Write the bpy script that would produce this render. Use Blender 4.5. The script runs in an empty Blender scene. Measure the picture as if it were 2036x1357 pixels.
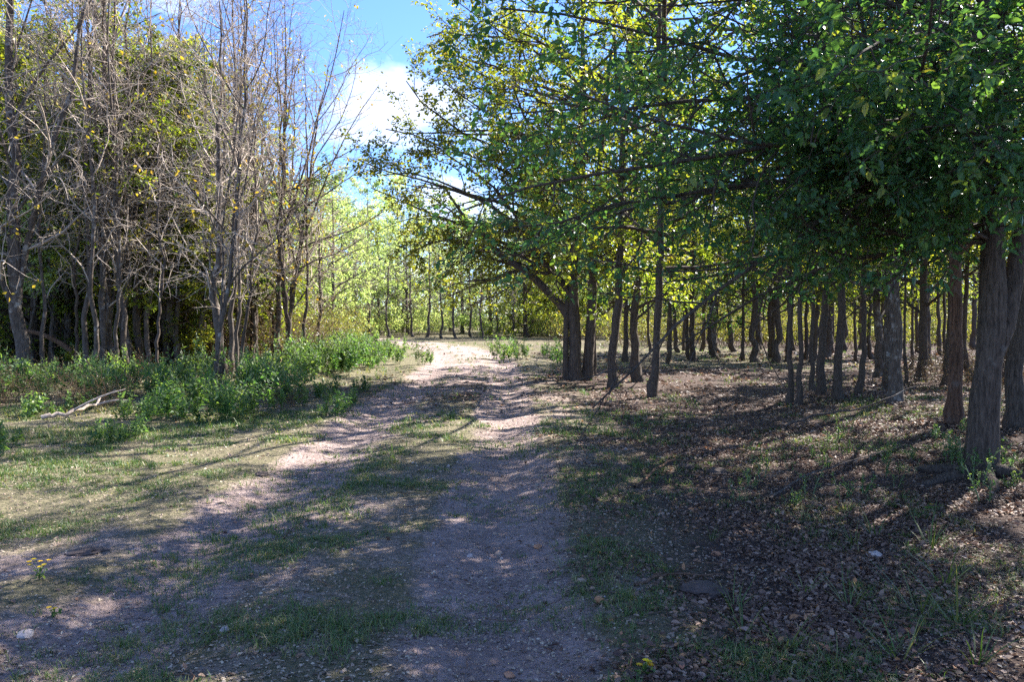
import bpy, math, random
import numpy as np
from mathutils import Vector

# ------------------------------------------------------------------ camera, sky, sun, exposure
sc = bpy.context.scene
COL = sc.collection
CAM_H, FPX, PITCH = 1.6, 1598.0, math.radians(1.92)
SUN_AZ, SUN_EL = math.radians(48), math.radians(42)
cam = bpy.data.cameras.new('camera'); camo = bpy.data.objects.new('camera', cam); COL.objects.link(camo)
cam.sensor_width = 36; cam.lens = 36 * FPX / 2036; cam.clip_start = 0.05; cam.clip_end = 6000
camo.location = (0, 0, CAM_H); camo.rotation_euler = (math.pi / 2 - PITCH, 0, 0)
sc.camera = camo

world = bpy.data.worlds.new('World'); sc.world = world; world.use_nodes = True
nt = world.node_tree; nt.nodes.clear()
def wn(t, **k):
    n = nt.nodes.new(t)
    for a, b in k.items(): setattr(n, a, b)
    return n
w_out = wn('ShaderNodeOutputWorld'); w_bg = wn('ShaderNodeBackground'); w_bg.inputs['Strength'].default_value = 0.070
sky = wn('ShaderNodeTexSky', sky_type='NISHITA', sun_disc=False, sun_elevation=SUN_EL, sun_rotation=SUN_AZ, altitude=900, air_density=1.0, dust_density=0.15, ozone_density=3.0)
tc = wn('ShaderNodeTexCoord'); sep = wn('ShaderNodeSeparateXYZ')
nt.links.new(tc.outputs['Generated'], sep.inputs[0])
zmax = wn('ShaderNodeMath', operation='MAXIMUM'); zmax.inputs[1].default_value = 0.0
nt.links.new(sep.outputs['Z'], zmax.inputs[0])
zadd = wn('ShaderNodeMath', operation='ADD'); zadd.inputs[1].default_value = 0.22
nt.links.new(zmax.outputs[0], zadd.inputs[0])
dx = wn('ShaderNodeMath', operation='DIVIDE'); dy = wn('ShaderNodeMath', operation='DIVIDE')
nt.links.new(sep.outputs['X'], dx.inputs[0]); nt.links.new(zadd.outputs[0], dx.inputs[1])
nt.links.new(sep.outputs['Y'], dy.inputs[0]); nt.links.new(zadd.outputs[0], dy.inputs[1])
comb = wn('ShaderNodeCombineXYZ'); nt.links.new(dx.outputs[0], comb.inputs[0]); nt.links.new(dy.outputs[0], comb.inputs[1])
CLOUD_Z = 1.87
comb.inputs[2].default_value = CLOUD_Z
cn = wn('ShaderNodeTexNoise'); cn.inputs['Scale'].default_value = 1.5; cn.inputs['Detail'].default_value = 9; cn.inputs['Roughness'].default_value = 0.55; cn.inputs['Distortion'].default_value = 0.25
nt.links.new(comb.outputs[0], cn.inputs['Vector'])
cr = wn('ShaderNodeValToRGB'); cr.color_ramp.elements[0].position = 0.545; cr.color_ramp.elements[0].color = (0, 0, 0, 1)
cr.color_ramp.elements[1].position = 0.67; cr.color_ramp.elements[1].color = (.9, .9, .9, 1)
nt.links.new(cn.outputs['Fac'], cr.inputs['Fac'])
wmix = wn('ShaderNodeMixRGB'); wmix.inputs['Color2'].default_value = (6.3, 6.5, 7.0, 1)
nt.links.new(cr.outputs[0], wmix.inputs['Fac']); wt = wn('ShaderNodeMixRGB', blend_type='MULTIPLY'); wt.inputs['Fac'].default_value = 1; wt.inputs['Color2'].default_value = (.70, .87, 1.24, 1)
nt.links.new(sky.outputs[0], wt.inputs['Color1']); nt.links.new(wt.outputs[0], wmix.inputs['Color1'])
nt.links.new(wmix.outputs[0], w_bg.inputs['Color']); nt.links.new(w_bg.outputs[0], w_out.inputs['Surface'])

sun_vec = Vector((math.sin(SUN_AZ) * math.cos(SUN_EL), math.cos(SUN_AZ) * math.cos(SUN_EL), math.sin(SUN_EL)))
sl = bpy.data.lights.new('sun', 'SUN'); sl.energy = 5.0; sl.angle = math.radians(0.53); sl.color = (1.0, 0.95, 0.89)
so = bpy.data.objects.new('sun', sl); COL.objects.link(so); so.location = (20, 25, 30)
so.rotation_euler = sun_vec.to_track_quat('Z', 'Y').to_euler()

vs = sc.view_settings
vs.view_transform = 'Standard'; vs.look = 'None'; vs.exposure = 2.1; vs.gamma = 1.0; vs.use_curve_mapping = False
cy = sc.cycles
cy.max_bounces = 7; cy.diffuse_bounces = 4; cy.glossy_bounces = 2; cy.transmission_bounces = 5; cy.transparent_max_bounces = 4
cy.use_denoising = False; cy.sample_clamp_indirect = 6.0
cy.caustics_reflective = False; cy.caustics_refractive = False

# ------------------------------------------------------------------ helpers
RNG = np.random.default_rng(7)

def smooth(a, b, x):
    t = np.clip((np.asarray(x, float) - a) / (b - a), 0, 1)
    return t * t * (3 - 2 * t)

def vnoise(x, y, s, seed=0):
    """value noise 0..1, s = feature size in metres"""
    x = np.asarray(x, float) / s + seed * 17.3; y = np.asarray(y, float) / s - seed * 9.1
    i, j = np.floor(x), np.floor(y); fx, fy = x - i, y - j
    fx, fy = fx * fx * (3 - 2 * fx), fy * fy * (3 - 2 * fy)
    def h(a, b):
        v = np.sin(a * 127.1 + b * 311.7 + seed * 74.7) * 43758.5453
        return v - np.floor(v)
    return (h(i, j) * (1 - fx) + h(i + 1, j) * fx) * (1 - fy) + (h(i, j + 1) * (1 - fx) + h(i + 1, j + 1) * fx) * fy

def fnoise(x, y, s, seed=0):
    return .55 * vnoise(x, y, s, seed) + .29 * vnoise(x, y, s * .47, seed + 3) + .16 * vnoise(x, y, s * .21, seed + 5)

def track_x(y):
    """centre line of the dirt track: straight, then bending away past 22 m"""
    y = np.asarray(y, float)
    return -1.08 - .010 * np.clip(y - 10, 0, None) - .0105 * np.clip(y - 24, 0, None) ** 2 * (y < 60) - (y >= 60) * (.0105 * 36 ** 2 + (y - 60) * .76)

def ground_z(x, y):
    x = np.asarray(x, float); y = np.asarray(y, float)
    u = x - track_x(y)
    z = -.042 * np.exp(-((np.abs(u) - 1.0) / .30) ** 2) + .015 * np.exp(-(u / .5) ** 2)
    z = z + .05 * np.exp(-((np.abs(u) - 1.75) / .4) ** 2) * fnoise(x, y, 1.1, 2)
    near = 1 - smooth(30, 60, y)
    z = z + .34 * smooth(2.4, 6.0, x - .05 * y) * (1 - smooth(11, 19, y))
    z = z + .10 * smooth(2.0, 6.0, -u) * near
    z = z + (.09 * (fnoise(x, y, 2.6, 4) - .5) + .055 * (fnoise(x, y, .7, 6) - .5)) * (.35 + .65 * smooth(.9, 1.8, np.abs(u)))
    z = z + .16 * (fnoise(x, y, 19., 8) - .5) * smooth(14, 40, np.hypot(x, y))
    return z

def gz(x, y): return float(ground_z(x, y))

def site(px, py):
    """ground spot seen at a point of the 2036 px wide photograph -> metres (x across, y ahead), relief included"""
    dv = Vector(((px - 1018) / FPX, 1, -(py - 678.5) / FPX)); c, q = math.cos(PITCH), math.sin(PITCH)
    dx_, dy_, dz_ = dv.x, c + dv.z * q, dv.z * c - q
    z = 0.
    for _ in range(8):
        k = (CAM_H - z) / -dz_; z = .5 * z + .5 * gz(dx_ * k, dy_ * k)
    return dx_ * k, dy_ * k

def norm(v):
    return v / np.maximum(np.linalg.norm(v, axis=-1, keepdims=True), 1e-9)

def make_mesh(name, verts, tris=None, quads=None, mats=(), rnd=None, mat_idx=None, smooth_faces=0, extra=None):
    """verts (N,3); quads (Q,4) come first, then tris (T,3)"""
    me = bpy.data.meshes.new(name)
    quads = np.zeros((0, 4), np.int32) if quads is None else np.asarray(quads, np.int32)
    tris = np.zeros((0, 3), np.int32) if tris is None else np.asarray(tris, np.int32)
    verts = np.asarray(verts, np.float32)
    me.vertices.add(len(verts)); me.vertices.foreach_set('co', verts.ravel())
    loops = np.concatenate([quads.ravel(), tris.ravel()]).astype(np.int32)
    tot = np.concatenate([np.full(len(quads), 4), np.full(len(tris), 3)]).astype(np.int32)
    st = np.concatenate([[0], np.cumsum(tot)[:-1]]).astype(np.int32)
    me.loops.add(len(loops)); me.loops.foreach_set('vertex_index', loops)
    me.polygons.add(len(tot)); me.polygons.foreach_set('loop_start', st)
    if mat_idx is not None: me.polygons.foreach_set('material_index', np.asarray(mat_idx, np.int32))
    sm = np.zeros(len(tot), bool)
    sm[:] = smooth_faces if np.isscalar(smooth_faces) else smooth_faces
    me.polygons.foreach_set('use_smooth', sm)
    for m in mats: me.materials.append(m)
    if rnd is not None:
        a = me.attributes.new('rnd', 'FLOAT', 'POINT'); a.data.foreach_set('value', np.asarray(rnd, np.float32))
    for k, v in (extra or {}).items():
        a = me.attributes.new(k, 'FLOAT', 'POINT'); a.data.foreach_set('value', np.asarray(v, np.float32))
    me.update(calc_edges=True)
    return me

def obj(name, me, parent=None, loc=None, rot=None, scale=None):
    o = bpy.data.objects.new(name, me); COL.objects.link(o)
    if parent is not None: o.parent = parent
    if loc is not None: o.location = loc
    if rot is not None: o.rotation_euler = rot
    if scale is not None: o.scale = (scale,) * 3 if np.isscalar(scale) else scale
    return o

def tag(o, label, cat=None, group=None, kind=None):
    o['label'] = label
    if cat: o['category'] = cat
    if group: o['group'] = group
    if kind: o['kind'] = kind
    return o

class Geo:
    """collects arrays, then becomes one mesh; each add carries its material slot"""
    def __init__(s): s.v, s.q, s.t, s.qm, s.tm, s.r, s.n, s.qs, s.ts = [], [], [], [], [], [], 0, [], []
    def add(s, v, q=None, t=None, m=0, r=None, sm=True):
        v = np.asarray(v, float).reshape(-1, 3)
        s.v.append(v); s.r.append(np.zeros(len(v)) if r is None else np.broadcast_to(r, len(v)))
        if q is not None and len(q): q = np.asarray(q); s.q.append(q + s.n); s.qm.append(np.full(len(q), m)); s.qs.append(np.full(len(q), sm))
        if t is not None and len(t): t = np.asarray(t); s.t.append(t + s.n); s.tm.append(np.full(len(t), m)); s.ts.append(np.full(len(t), sm))
        s.n += len(v)
    def mesh(s, name, mats):
        cat = lambda l, w: np.concatenate(l) if l else np.zeros((0, w), int)
        c1 = lambda l: np.concatenate(l) if l else np.zeros(0, int)
        return make_mesh(name, np.concatenate(s.v), cat(s.t, 3), cat(s.q, 4), mats, np.concatenate(s.r), np.concatenate([c1(s.qm), c1(s.tm)]), np.concatenate([c1(s.qs), c1(s.ts)]).astype(bool))

def tubes(P, R, k):
    """P (N,M,3) centre lines, R (N,M) radii -> verts, quads of N open tubes with k sides"""
    N, M = P.shape[:2]
    T = np.empty_like(P); T[:, 1:-1] = P[:, 2:] - P[:, :-2]; T[:, 0] = P[:, 1] - P[:, 0]; T[:, -1] = P[:, -1] - P[:, -2]
    T = norm(T); mean = norm(P[:, -1] - P[:, 0])
    ref = np.where(np.abs(mean[:, 2:3]) < .8, np.array([[0, 0, 1.]]), np.array([[1., 0, 0]]))
    U = norm(np.cross(T, ref[:, None, :])); V = np.cross(T, U)
    a = np.arange(k) * 2 * math.pi / k
    ring = U[:, :, None, :] * np.cos(a)[None, None, :, None] + V[:, :, None, :] * np.sin(a)[None, None, :, None]
    verts = (P[:, :, None, :] + ring * R[:, :, None, None]).reshape(-1, 3)
    n, m, s = np.meshgrid(np.arange(N), np.arange(M - 1), np.arange(k), indexing='ij')
    b = (n * M + m) * k; s2 = (s + 1) % k
    q = np.stack([b + s, b + s2, b + k + s2, b + k + s], -1).reshape(-1, 4)
    return verts, q

HEX = np.array([[0, 0, 0], [.26, .24, .06], [.62, .23, .05], [1, 0, -.06], [.62, -.23, .05], [.26, -.24, .06]])
RHO = np.array([[0, 0, 0], [.45, .30, .07], [1, 0, -.05], [.45, -.30, .07]])

def leaves(pos, axis, nrm, size, hexa=False):
    A = norm(axis); S = norm(np.cross(nrm, A)); Nn = np.cross(A, S)
    L = HEX if hexa else RHO
    v = pos[:, None, :] + size[:, None, None] * (L[None, :, 0:1] * A[:, None, :] + L[None, :, 1:2] * S[:, None, :] + L[None, :, 2:3] * Nn[:, None, :])
    n = len(pos); k = len(L); b = np.arange(n)[:, None] * k
    if hexa: return v.reshape(-1, 3), np.concatenate([b + np.array([[0, 3, 2, 1]]), b + np.array([[0, 5, 4, 3]])]), None
    return v.reshape(-1, 3), None, np.concatenate([b + np.array([[0, 2, 1]]), b + np.array([[0, 3, 2]])])

def grow(start, d, L, M, wander, trop, rng):
    N = len(start); P = np.empty((N, M, 3)); P[:, 0] = start; d = norm(d)
    step = (np.asarray(L) / (M - 1))[:, None]
    for i in range(1, M):
        d = norm(d + wander * rng.normal(size=(N, 3)) + np.array([0, 0, 1.]) * trop)
        P[:, i] = P[:, i - 1] + d * step
    return P

def spawn(P, R, n, t0, t1, a0, a1, rng, flat=1.0):
    N, M = P.shape[:2]
    idx = np.repeat(np.arange(N), n); j = np.tile(np.arange(n), N)
    t = t0 + (t1 - t0) * (j + rng.random(N * n)) / n
    f = np.clip(t * (M - 1), 0, M - 1.001); i = f.astype(int); w = (f - i)[:, None]
    p = P[idx, i] * (1 - w) + P[idx, i + 1] * w
    T = norm(P[idx, i + 1] - P[idx, i]); r = R[idx, i] * (1 - w[:, 0]) + R[idx, i + 1] * w[:, 0]
    ref = np.where(np.abs(T[:, 2:3]) < .85, np.array([[0, 0, 1.]]), np.array([[1., 0, 0]]))
    U = norm(np.cross(T, ref)); V = np.cross(T, U)
    az = j * 2.39996 + np.repeat(rng.random(N) * 6.28, n) + rng.normal(size=N * n) * .4
    ang = np.radians(a0 + (a1 - a0) * rng.random(N * n))[:, None]
    d = np.cos(ang) * T + np.sin(ang) * (np.cos(az)[:, None] * U + np.sin(az)[:, None] * V)
    d[:, 2] *= flat
    return p, norm(d), idx, t, r

# ------------------------------------------------------------------ materials
def mat(name):
    m = bpy.data.materials.new(name); m.use_nodes = True
    t = m.node_tree; b = t.nodes['Principled BSDF']; o = t.nodes['Material Output']
    return m, t, b, o
def N_(t, k, **a):
    n = t.nodes.new(k)
    for x, y in a.items(): setattr(n, x, y)
    return n
def ramp(t, fac, stops):
    r = N_(t, 'ShaderNodeValToRGB'); e = r.color_ramp.elements
    while len(e) < len(stops): e.new(.5)
    for el, (p, c) in zip(e, stops): el.position = p; el.color = (*c, 1)
    t.links.new(fac, r.inputs['Fac']); return r.outputs['Color']

def leaf_mat(name, stops, trans=.5, tgain=(2.5, 2.3, .8), rough=.42, spec=.45):
    m, t, b, o = mat(name)
    at = N_(t, 'ShaderNodeAttribute', attribute_name='rnd')
    c = ramp(t, at.outputs['Fac'], stops)
    oi = N_(t, 'ShaderNodeObjectInfo'); hs = N_(t, 'ShaderNodeHueSaturation')
    for inp, lo, hi in (('Hue', .485, .515), ('Value', .8, 1.22)):
        mr = N_(t, 'ShaderNodeMapRange'); mr.inputs['To Min'].default_value = lo; mr.inputs['To Max'].default_value = hi
        if inp == 'Hue':
            w_ = N_(t, 'ShaderNodeMath', operation='MULTIPLY'); w_.inputs[1].default_value = 7.31; fr = N_(t, 'ShaderNodeMath', operation='FRACT'); t.links.new(oi.outputs['Random'], w_.inputs[0]); t.links.new(w_.outputs[0], fr.inputs[0]); t.links.new(fr.outputs[0], mr.inputs['Value'])
        else: t.links.new(oi.outputs['Random'], mr.inputs['Value'])
        t.links.new(mr.outputs[0], hs.inputs[inp])
    t.links.new(c, hs.inputs['Color']); c = hs.outputs[0]
    t.links.new(c, b.inputs['Base Color']); b.inputs['Roughness'].default_value = rough; b.inputs['Specular IOR Level'].default_value = spec
    tr = N_(t, 'ShaderNodeBsdfTranslucent')
    mu = N_(t, 'ShaderNodeMixRGB', blend_type='MULTIPLY'); mu.inputs['Fac'].default_value = 1; mu.inputs['Color2'].default_value = (*tgain, 1)
    t.links.new(c, mu.inputs['Color1']); t.links.new(mu.outputs[0], tr.inputs['Color'])
    mx = N_(t, 'ShaderNodeMixShader'); mx.inputs['Fac'].default_value = trans
    t.links.new(b.outputs[0], mx.inputs[1]); t.links.new(tr.outputs[0], mx.inputs[2]); t.links.new(mx.outputs[0], o.inputs['Surface'])
    return m

def bark_mat(name, dark, light, lichen=None, scale=12.0, stretch=.2, bump=.6, lich_at=.62):
    m, t, b, o = mat(name)
    tcn = N_(t, 'ShaderNodeTexCoord'); mp = N_(t, 'ShaderNodeMapping'); mp.inputs['Scale'].default_value = (1, 1, stretch)
    t.links.new(tcn.outputs['Object'], mp.inputs['Vector'])
    n1 = N_(t, 'ShaderNodeTexNoise'); n1.inputs['Scale'].default_value = scale * 3; n1.inputs['Detail'].default_value = 6; n1.inputs['Roughness'].default_value = .65
    t.links.new(mp.outputs[0], n1.inputs['Vector'])
    c = ramp(t, n1.outputs['Fac'], [(.32, dark), (.66, light)])
    if lichen:
        n2 = N_(t, 'ShaderNodeTexNoise'); n2.inputs['Scale'].default_value = 5; n2.inputs['Detail'].default_value = 7; n2.inputs['Roughness'].default_value = .7
        t.links.new(tcn.outputs['Object'], n2.inputs['Vector'])
        f = ramp(t, n2.outputs['Fac'], [(lich_at - .06, (0, 0, 0)), (lich_at + .04, (.8, .8, .8))])
        mx = N_(t, 'ShaderNodeMixRGB'); t.links.new(f, mx.inputs['Fac']); t.links.new(c, mx.inputs['Color1']); mx.inputs['Color2'].default_value = (*lichen, 1)
        c = mx.outputs[0]
    t.links.new(c, b.inputs['Base Color']); b.inputs['Roughness'].default_value = .9; b.inputs['Specular IOR Level'].default_value = .2
    bp = N_(t, 'ShaderNodeBump'); bp.inputs['Strength'].default_value = bump; bp.inputs['Distance'].default_value = .03
    t.links.new(n1.outputs['Fac'], bp.inputs['Height']); t.links.new(bp.outputs[0], b.inputs['Normal'])
    return m

M_ELM = leaf_mat('elm_leaf', [(0, (.026, .076, .042)), (.55, (.042, .108, .050)), (.88, (.080, .140, .042)), (.97, (.24, .26, .06))], .45, (2.9, 2.5, .7), .40, .5)
M_GROVE = leaf_mat('grove_leaf', [(0, (.060, .100, .022)), (.45, (.11, .150, .030)), (.8, (.165, .19, .036)), (.97, (.28, .25, .04))], .52, (2.7, 2.4, .7))
M_PALE = leaf_mat('pale_leaf', [(0, (.19, .25, .10)), (.5, (.28, .33, .14)), (.85, (.35, .38, .17)), (1, (.44, .38, .16))], .6, (1.75, 1.85, 1.1))
M_WOOD = leaf_mat('wood_leaf', [(0, (.080, .120, .026)), (.5, (.135, .175, .036)), (.85, (.19, .20, .04)), (1, (.32, .25, .04))], .55, (2.6, 2.4, .8))
M_DEEP = leaf_mat('deep_leaf', [(0, (.032, .065, .020)), (.6, (.05, .09, .022)), (.9, (.09, .12, .025)), (1, (.2, .18, .03))], .45)
M_YELL = leaf_mat('yellow_leaf', [(0, (.15, .21, .03)), (.4, (.24, .25, .035)), (.65, (.46, .32, .03)), (1, (.55, .42, .06))], .45, (1.3, 1.2, .6))
M_WEED = leaf_mat('weed_leaf', [(0, (.050, .110, .045)), (.6, (.095, .170, .055)), (1, (.18, .24, .08))], .45, (2.0, 2.0, .8), .5, .4)
M_SPIKE = leaf_mat('weed_spike', [(0, (.14, .19, .08)), (1, (.20, .24, .10))], .2)
M_BRUSH = leaf_mat('brush_leaf', [(0, (.085, .055, .036)), (.45, (.12, .08, .048)), (.7, (.11, .105, .042)), (1, (.19, .16, .06))], .3, (1.3, 1.2, .9))
M_YBRUSH = leaf_mat('yellow_brush_leaf', [(0, (.10, .14, .035)), (.5, (.16, .18, .045)), (1, (.27, .23, .07))], .45, (1.7, 1.7, .8))
M_GRASS = leaf_mat('grass_blade', [(0, (.050, .105, .028)), (.45, (.085, .145, .035)), (.7, (.18, .19, .07)), (1, (.34, .28, .15))], .35, (1.4, 1.4, .7), .5)
M_LITTER = leaf_mat('dead_leaf', [(0, (.070, .040, .030)), (.4, (.145, .082, .060)), (.75, (.25, .155, .115)), (.93, (.38, .26, .20)), (1, (.44, .17, .06))], .15, (1.2, 1.1, 1), .6, .35)
M_STRAW = leaf_mat('straw_crumb', [(0, (.10, .075, .055)), (.5, (.22, .17, .12)), (1, (.46, .38, .28))], .1, (1, 1, 1), .7, .2)
M_PETAL = leaf_mat('yellow_petal', [(0, (.75, .50, .01)), (1, (.85, .62, .02))], .3, (1.1, 1.05, .8))
B_ELM = bark_mat('elm_bark', (.035, .027, .021), (.14, .108, .085), (.20, .19, .165), 15, .17, 1.0, .66)
B_DARK = bark_mat('dark_bark', (.040, .030, .024), (.13, .10, .078), None, 9, .15, .8)
B_RED = bark_mat('red_bark', (.045, .026, .018), (.20, .115, .075), (.16, .13, .11), 11, .09, 1.0, .6)
B_GREY = bark_mat('grey_bark', (.042, .033, .027), (.15, .12, .098), (.34, .32, .29), 8, .2, .6, .60)
B_PALE = bark_mat('pale_twig_bark', (.25, .195, .15), (.52, .44, .365), None, 8, .3, .3)
B_BROWN = bark_mat('brown_dead_wood', (.075, .042, .026), (.20, .12, .075), None, 8, .2, .5)
B_BLEACH = bark_mat('bleached_wood', (.30, .23, .18), (.52, .43, .35), None, 8, .2, .4)

def ground_mat():
    m, t, b, o = mat('woodland_ground')
    L = t.links.new
    tcn = N_(t, 'ShaderNodeTexCoord')
    def noise(s, d=6, r=.6):
        n = N_(t, 'ShaderNodeTexNoise'); n.inputs['Scale'].default_value = s; n.inputs['Detail'].default_value = d; n.inputs['Roughness'].default_value = r
        L(tcn.outputs['Object'], n.inputs['Vector']); return n.outputs['Fac']
    n1, n2, n3 = noise(3.0), noise(22.0, 8, .7), noise(.8, 5)
    dirt = ramp(t, n1, [(.25, (.275, .208, .18)), (.55, (.42, .325, .29)), (.8, (.53, .43, .39))])
    grain = ramp(t, n2, [(.3, (.52, .49, .47)), (.5, (.9, .88, .87)), (.7, (1.2, 1.18, 1.16))])
    mg = N_(t, 'ShaderNodeMixRGB', blend_type='MULTIPLY'); mg.inputs['Fac'].default_value = 1; L(dirt, mg.inputs['Color1']); L(grain, mg.inputs['Color2'])
    turf = ramp(t, n2, [(.30, (.080, .085, .040)), (.5, (.185, .165, .095)), (.72, (.34, .28, .19))])
    lit = ramp(t, n2, [(.30, (.040, .029, .025)), (.52, (.10, .070, .056)), (.75, (.20, .145, .12))])
    def blend(attr, a, c, lo, hi):
        at = N_(t, 'ShaderNodeAttribute', attribute_name=attr)
        ad = N_(t, 'ShaderNodeMath', operation='MULTIPLY_ADD'); ad.inputs[1].default_value = .55; L(n2, ad.inputs[0]); L(at.outputs['Fac'], ad.inputs[2])
        ad2 = N_(t, 'ShaderNodeMath', operation='MULTIPLY_ADD'); ad2.inputs[1].default_value = .35; L(n1, ad2.inputs[0]); L(ad.outputs[0], ad2.inputs[2])
        mr = N_(t, 'ShaderNodeMapRange'); mr.inputs['From Min'].default_value = lo; mr.inputs['From Max'].default_value = hi; L(ad2.outputs[0], mr.inputs['Value'])
        x = N_(t, 'ShaderNodeMixRGB'); L(mr.outputs[0], x.inputs['Fac']); L(a, x.inputs['Color1']); L(c, x.inputs['Color2']); return x.outputs[0]
    c = blend('litter', turf, lit, .75, 1.15)
    c = blend('dirt', c, mg.outputs[0], .75, 1.12)
    L(c, b.inputs['Base Color']); b.inputs['Roughness'].default_value = .95; b.inputs['Specular IOR Level'].default_value = .15
    v = N_(t, 'ShaderNodeTexVoronoi'); v.inputs['Scale'].default_value = 26; L(tcn.outputs['Object'], v.inputs['Vector'])
    n4 = noise(60, 6, .7)
    s1 = N_(t, 'ShaderNodeMath', operation='MULTIPLY_ADD'); s1.inputs[1].default_value = .35; L(v.outputs['Distance'], s1.inputs[0]); L(n2, s1.inputs[2])
    s2 = N_(t, 'ShaderNodeMath', operation='MULTIPLY_ADD'); s2.inputs[1].default_value = .4; L(n4, s2.inputs[0]); L(s1.outputs[0], s2.inputs[2])
    bp = N_(t, 'ShaderNodeBump'); bp.inputs['Strength'].default_value = 1.0; bp.inputs['Distance'].default_value = .06
    L(s2.outputs[0], bp.inputs['Height']); L(bp.outputs[0], b.inputs['Normal'])
    return m
M_GROUND = ground_mat()

def rock_mat(name, a, c):
    m, t, b, o = mat(name)
    tcn = N_(t, 'ShaderNodeTexCoord'); n = N_(t, 'ShaderNodeTexNoise'); n.inputs['Scale'].default_value = 14; n.inputs['Detail'].default_value = 8; n.inputs['Roughness'].default_value = .7
    t.links.new(tcn.outputs['Object'], n.inputs['Vector']); t.links.new(ramp(t, n.outputs['Fac'], [(.3, a), (.7, c)]), b.inputs['Base Color']); b.inputs['Roughness'].default_value = .9
    bp = N_(t, 'ShaderNodeBump'); bp.inputs['Strength'].default_value = .7; bp.inputs['Distance'].default_value = .01
    t.links.new(n.outputs['Fac'], bp.inputs['Height']); t.links.new(bp.outputs[0], b.inputs['Normal'])
    return m
M_ROCK = {'orange': rock_mat('orange_rock', (.30, .13, .06), (.52, .27, .15)), 'pale': rock_mat('pale_rock', (.30, .24, .21), (.52, .45, .41)),
          'dark': rock_mat('dark_clod', (.04, .028, .022), (.10, .070, .055)), 'tan': rock_mat('tan_rock', (.24, .16, .11), (.42, .31, .23))}

# ------------------------------------------------------------------ ground and track (one surface, two objects)
def dirt_mask(x, y):
    u = x - track_x(y); au = np.abs(u)
    n = fnoise(x, y, 1.6, 11); n2 = fnoise(x, y, .55, 12)
    rut = np.exp(-((au - 1.0) / .55) ** 4)
    mid = np.exp(-(u / .6) ** 4) * (.38 + .5 * smooth(12, 24, y))
    side = .5 * np.exp(-((u + 1.9) / 1.5) ** 2) * (1 - smooth(5, 9, y)) + .35 * np.exp(-((u - 1.8) / .8) ** 2)
    m = np.maximum(np.maximum(rut, mid), side) * (.30 + 1.15 * n) + .9 * (n2 - .5)
    return np.clip(m, 0, 1) * (1 - smooth(55, 75, y))
def litter_mask(x, y):
    n = fnoise(x, y, 2.3, 15)
    g = smooth(-.2, 2.2, x - track_x(y) - 1.1 + .8 * (n - .5)) * (1 - .55 * smooth(20, 26, y) * (1 - smooth(8, 16, x)))
    band = .75 * np.exp(-((y - 17) / 3.2) ** 2) * smooth(-4.4, -2, x)
    l = .55 * smooth(6, 11, -x) * smooth(14, 18, y)
    return np.clip(np.maximum(np.maximum(g, band), l) * (.55 + .8 * n), 0, 1)

ys = np.concatenate([-np.geomspace(60, 1.2, 16) + .2, np.linspace(-.6, 3, 22)[:-1], 3 * (420 / 3) ** (np.linspace(0, 1, 330) ** 1.0)])
us = np.linspace(-1, 1, 301); us = np.sign(us) * (.55 * np.abs(us) + .45 * np.abs(us) ** 3)
HW = 6 + 1.15 * np.abs(ys)
Y, U = np.meshgrid(ys, us, indexing='ij'); X = U * HW[:, None]
Z = ground_z(X, Y)
gv = np.stack([X, Y, Z], -1).reshape(-1, 3)
nr, ncol = X.shape
ii, jj = np.meshgrid(np.arange(nr - 1), np.arange(ncol - 1), indexing='ij')
b0 = ii * ncol + jj
gq = np.stack([b0, b0 + 1, b0 + ncol + 1, b0 + ncol], -1).reshape(-1, 4)
xc = X[:-1, :-1].ravel(); yc = Y[:-1, :-1].ravel()
half = 1.65 + .5 * (fnoise(xc, yc, 1.2, 21) - .5)
on_track = (np.abs(xc - track_x(yc)) < half) & (yc < 75) & (yc > -30)
att = {'dirt': dirt_mask(gv[:, 0], gv[:, 1]), 'litter': litter_mask(gv[:, 0], gv[:, 1])}
# analytic-like shared normals so the seam between the two objects is invisible
def part_of_ground(name, mask):
    q = gq[mask]; used = np.unique(q); re = np.full(len(gv), -1); re[used] = np.arange(len(used))
    v = gv[used]
    me = make_mesh(name, v, quads=re[q], mats=[M_GROUND], smooth_faces=1, extra={k: a[used] for k, a in att.items()})
    e = .05
    n = np.stack([-(ground_z(v[:, 0] + e, v[:, 1]) - ground_z(v[:, 0] - e, v[:, 1])) / (2 * e), -(ground_z(v[:, 0], v[:, 1] + e) - ground_z(v[:, 0], v[:, 1] - e)) / (2 * e), np.ones(len(v))], -1)
    me.normals_split_custom_set_from_vertices(norm(n).tolist())
    return obj(name, me)
tag(part_of_ground('ground', ~on_track), 'woodland floor of thin turf and brown leaf litter', 'ground', kind='structure')
tag(part_of_ground('dirt_track', on_track), 'pale pinkish dirt track with two worn wheel ruts', 'track', kind='structure')

# ------------------------------------------------------------------ trees
class Tree: pass

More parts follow.
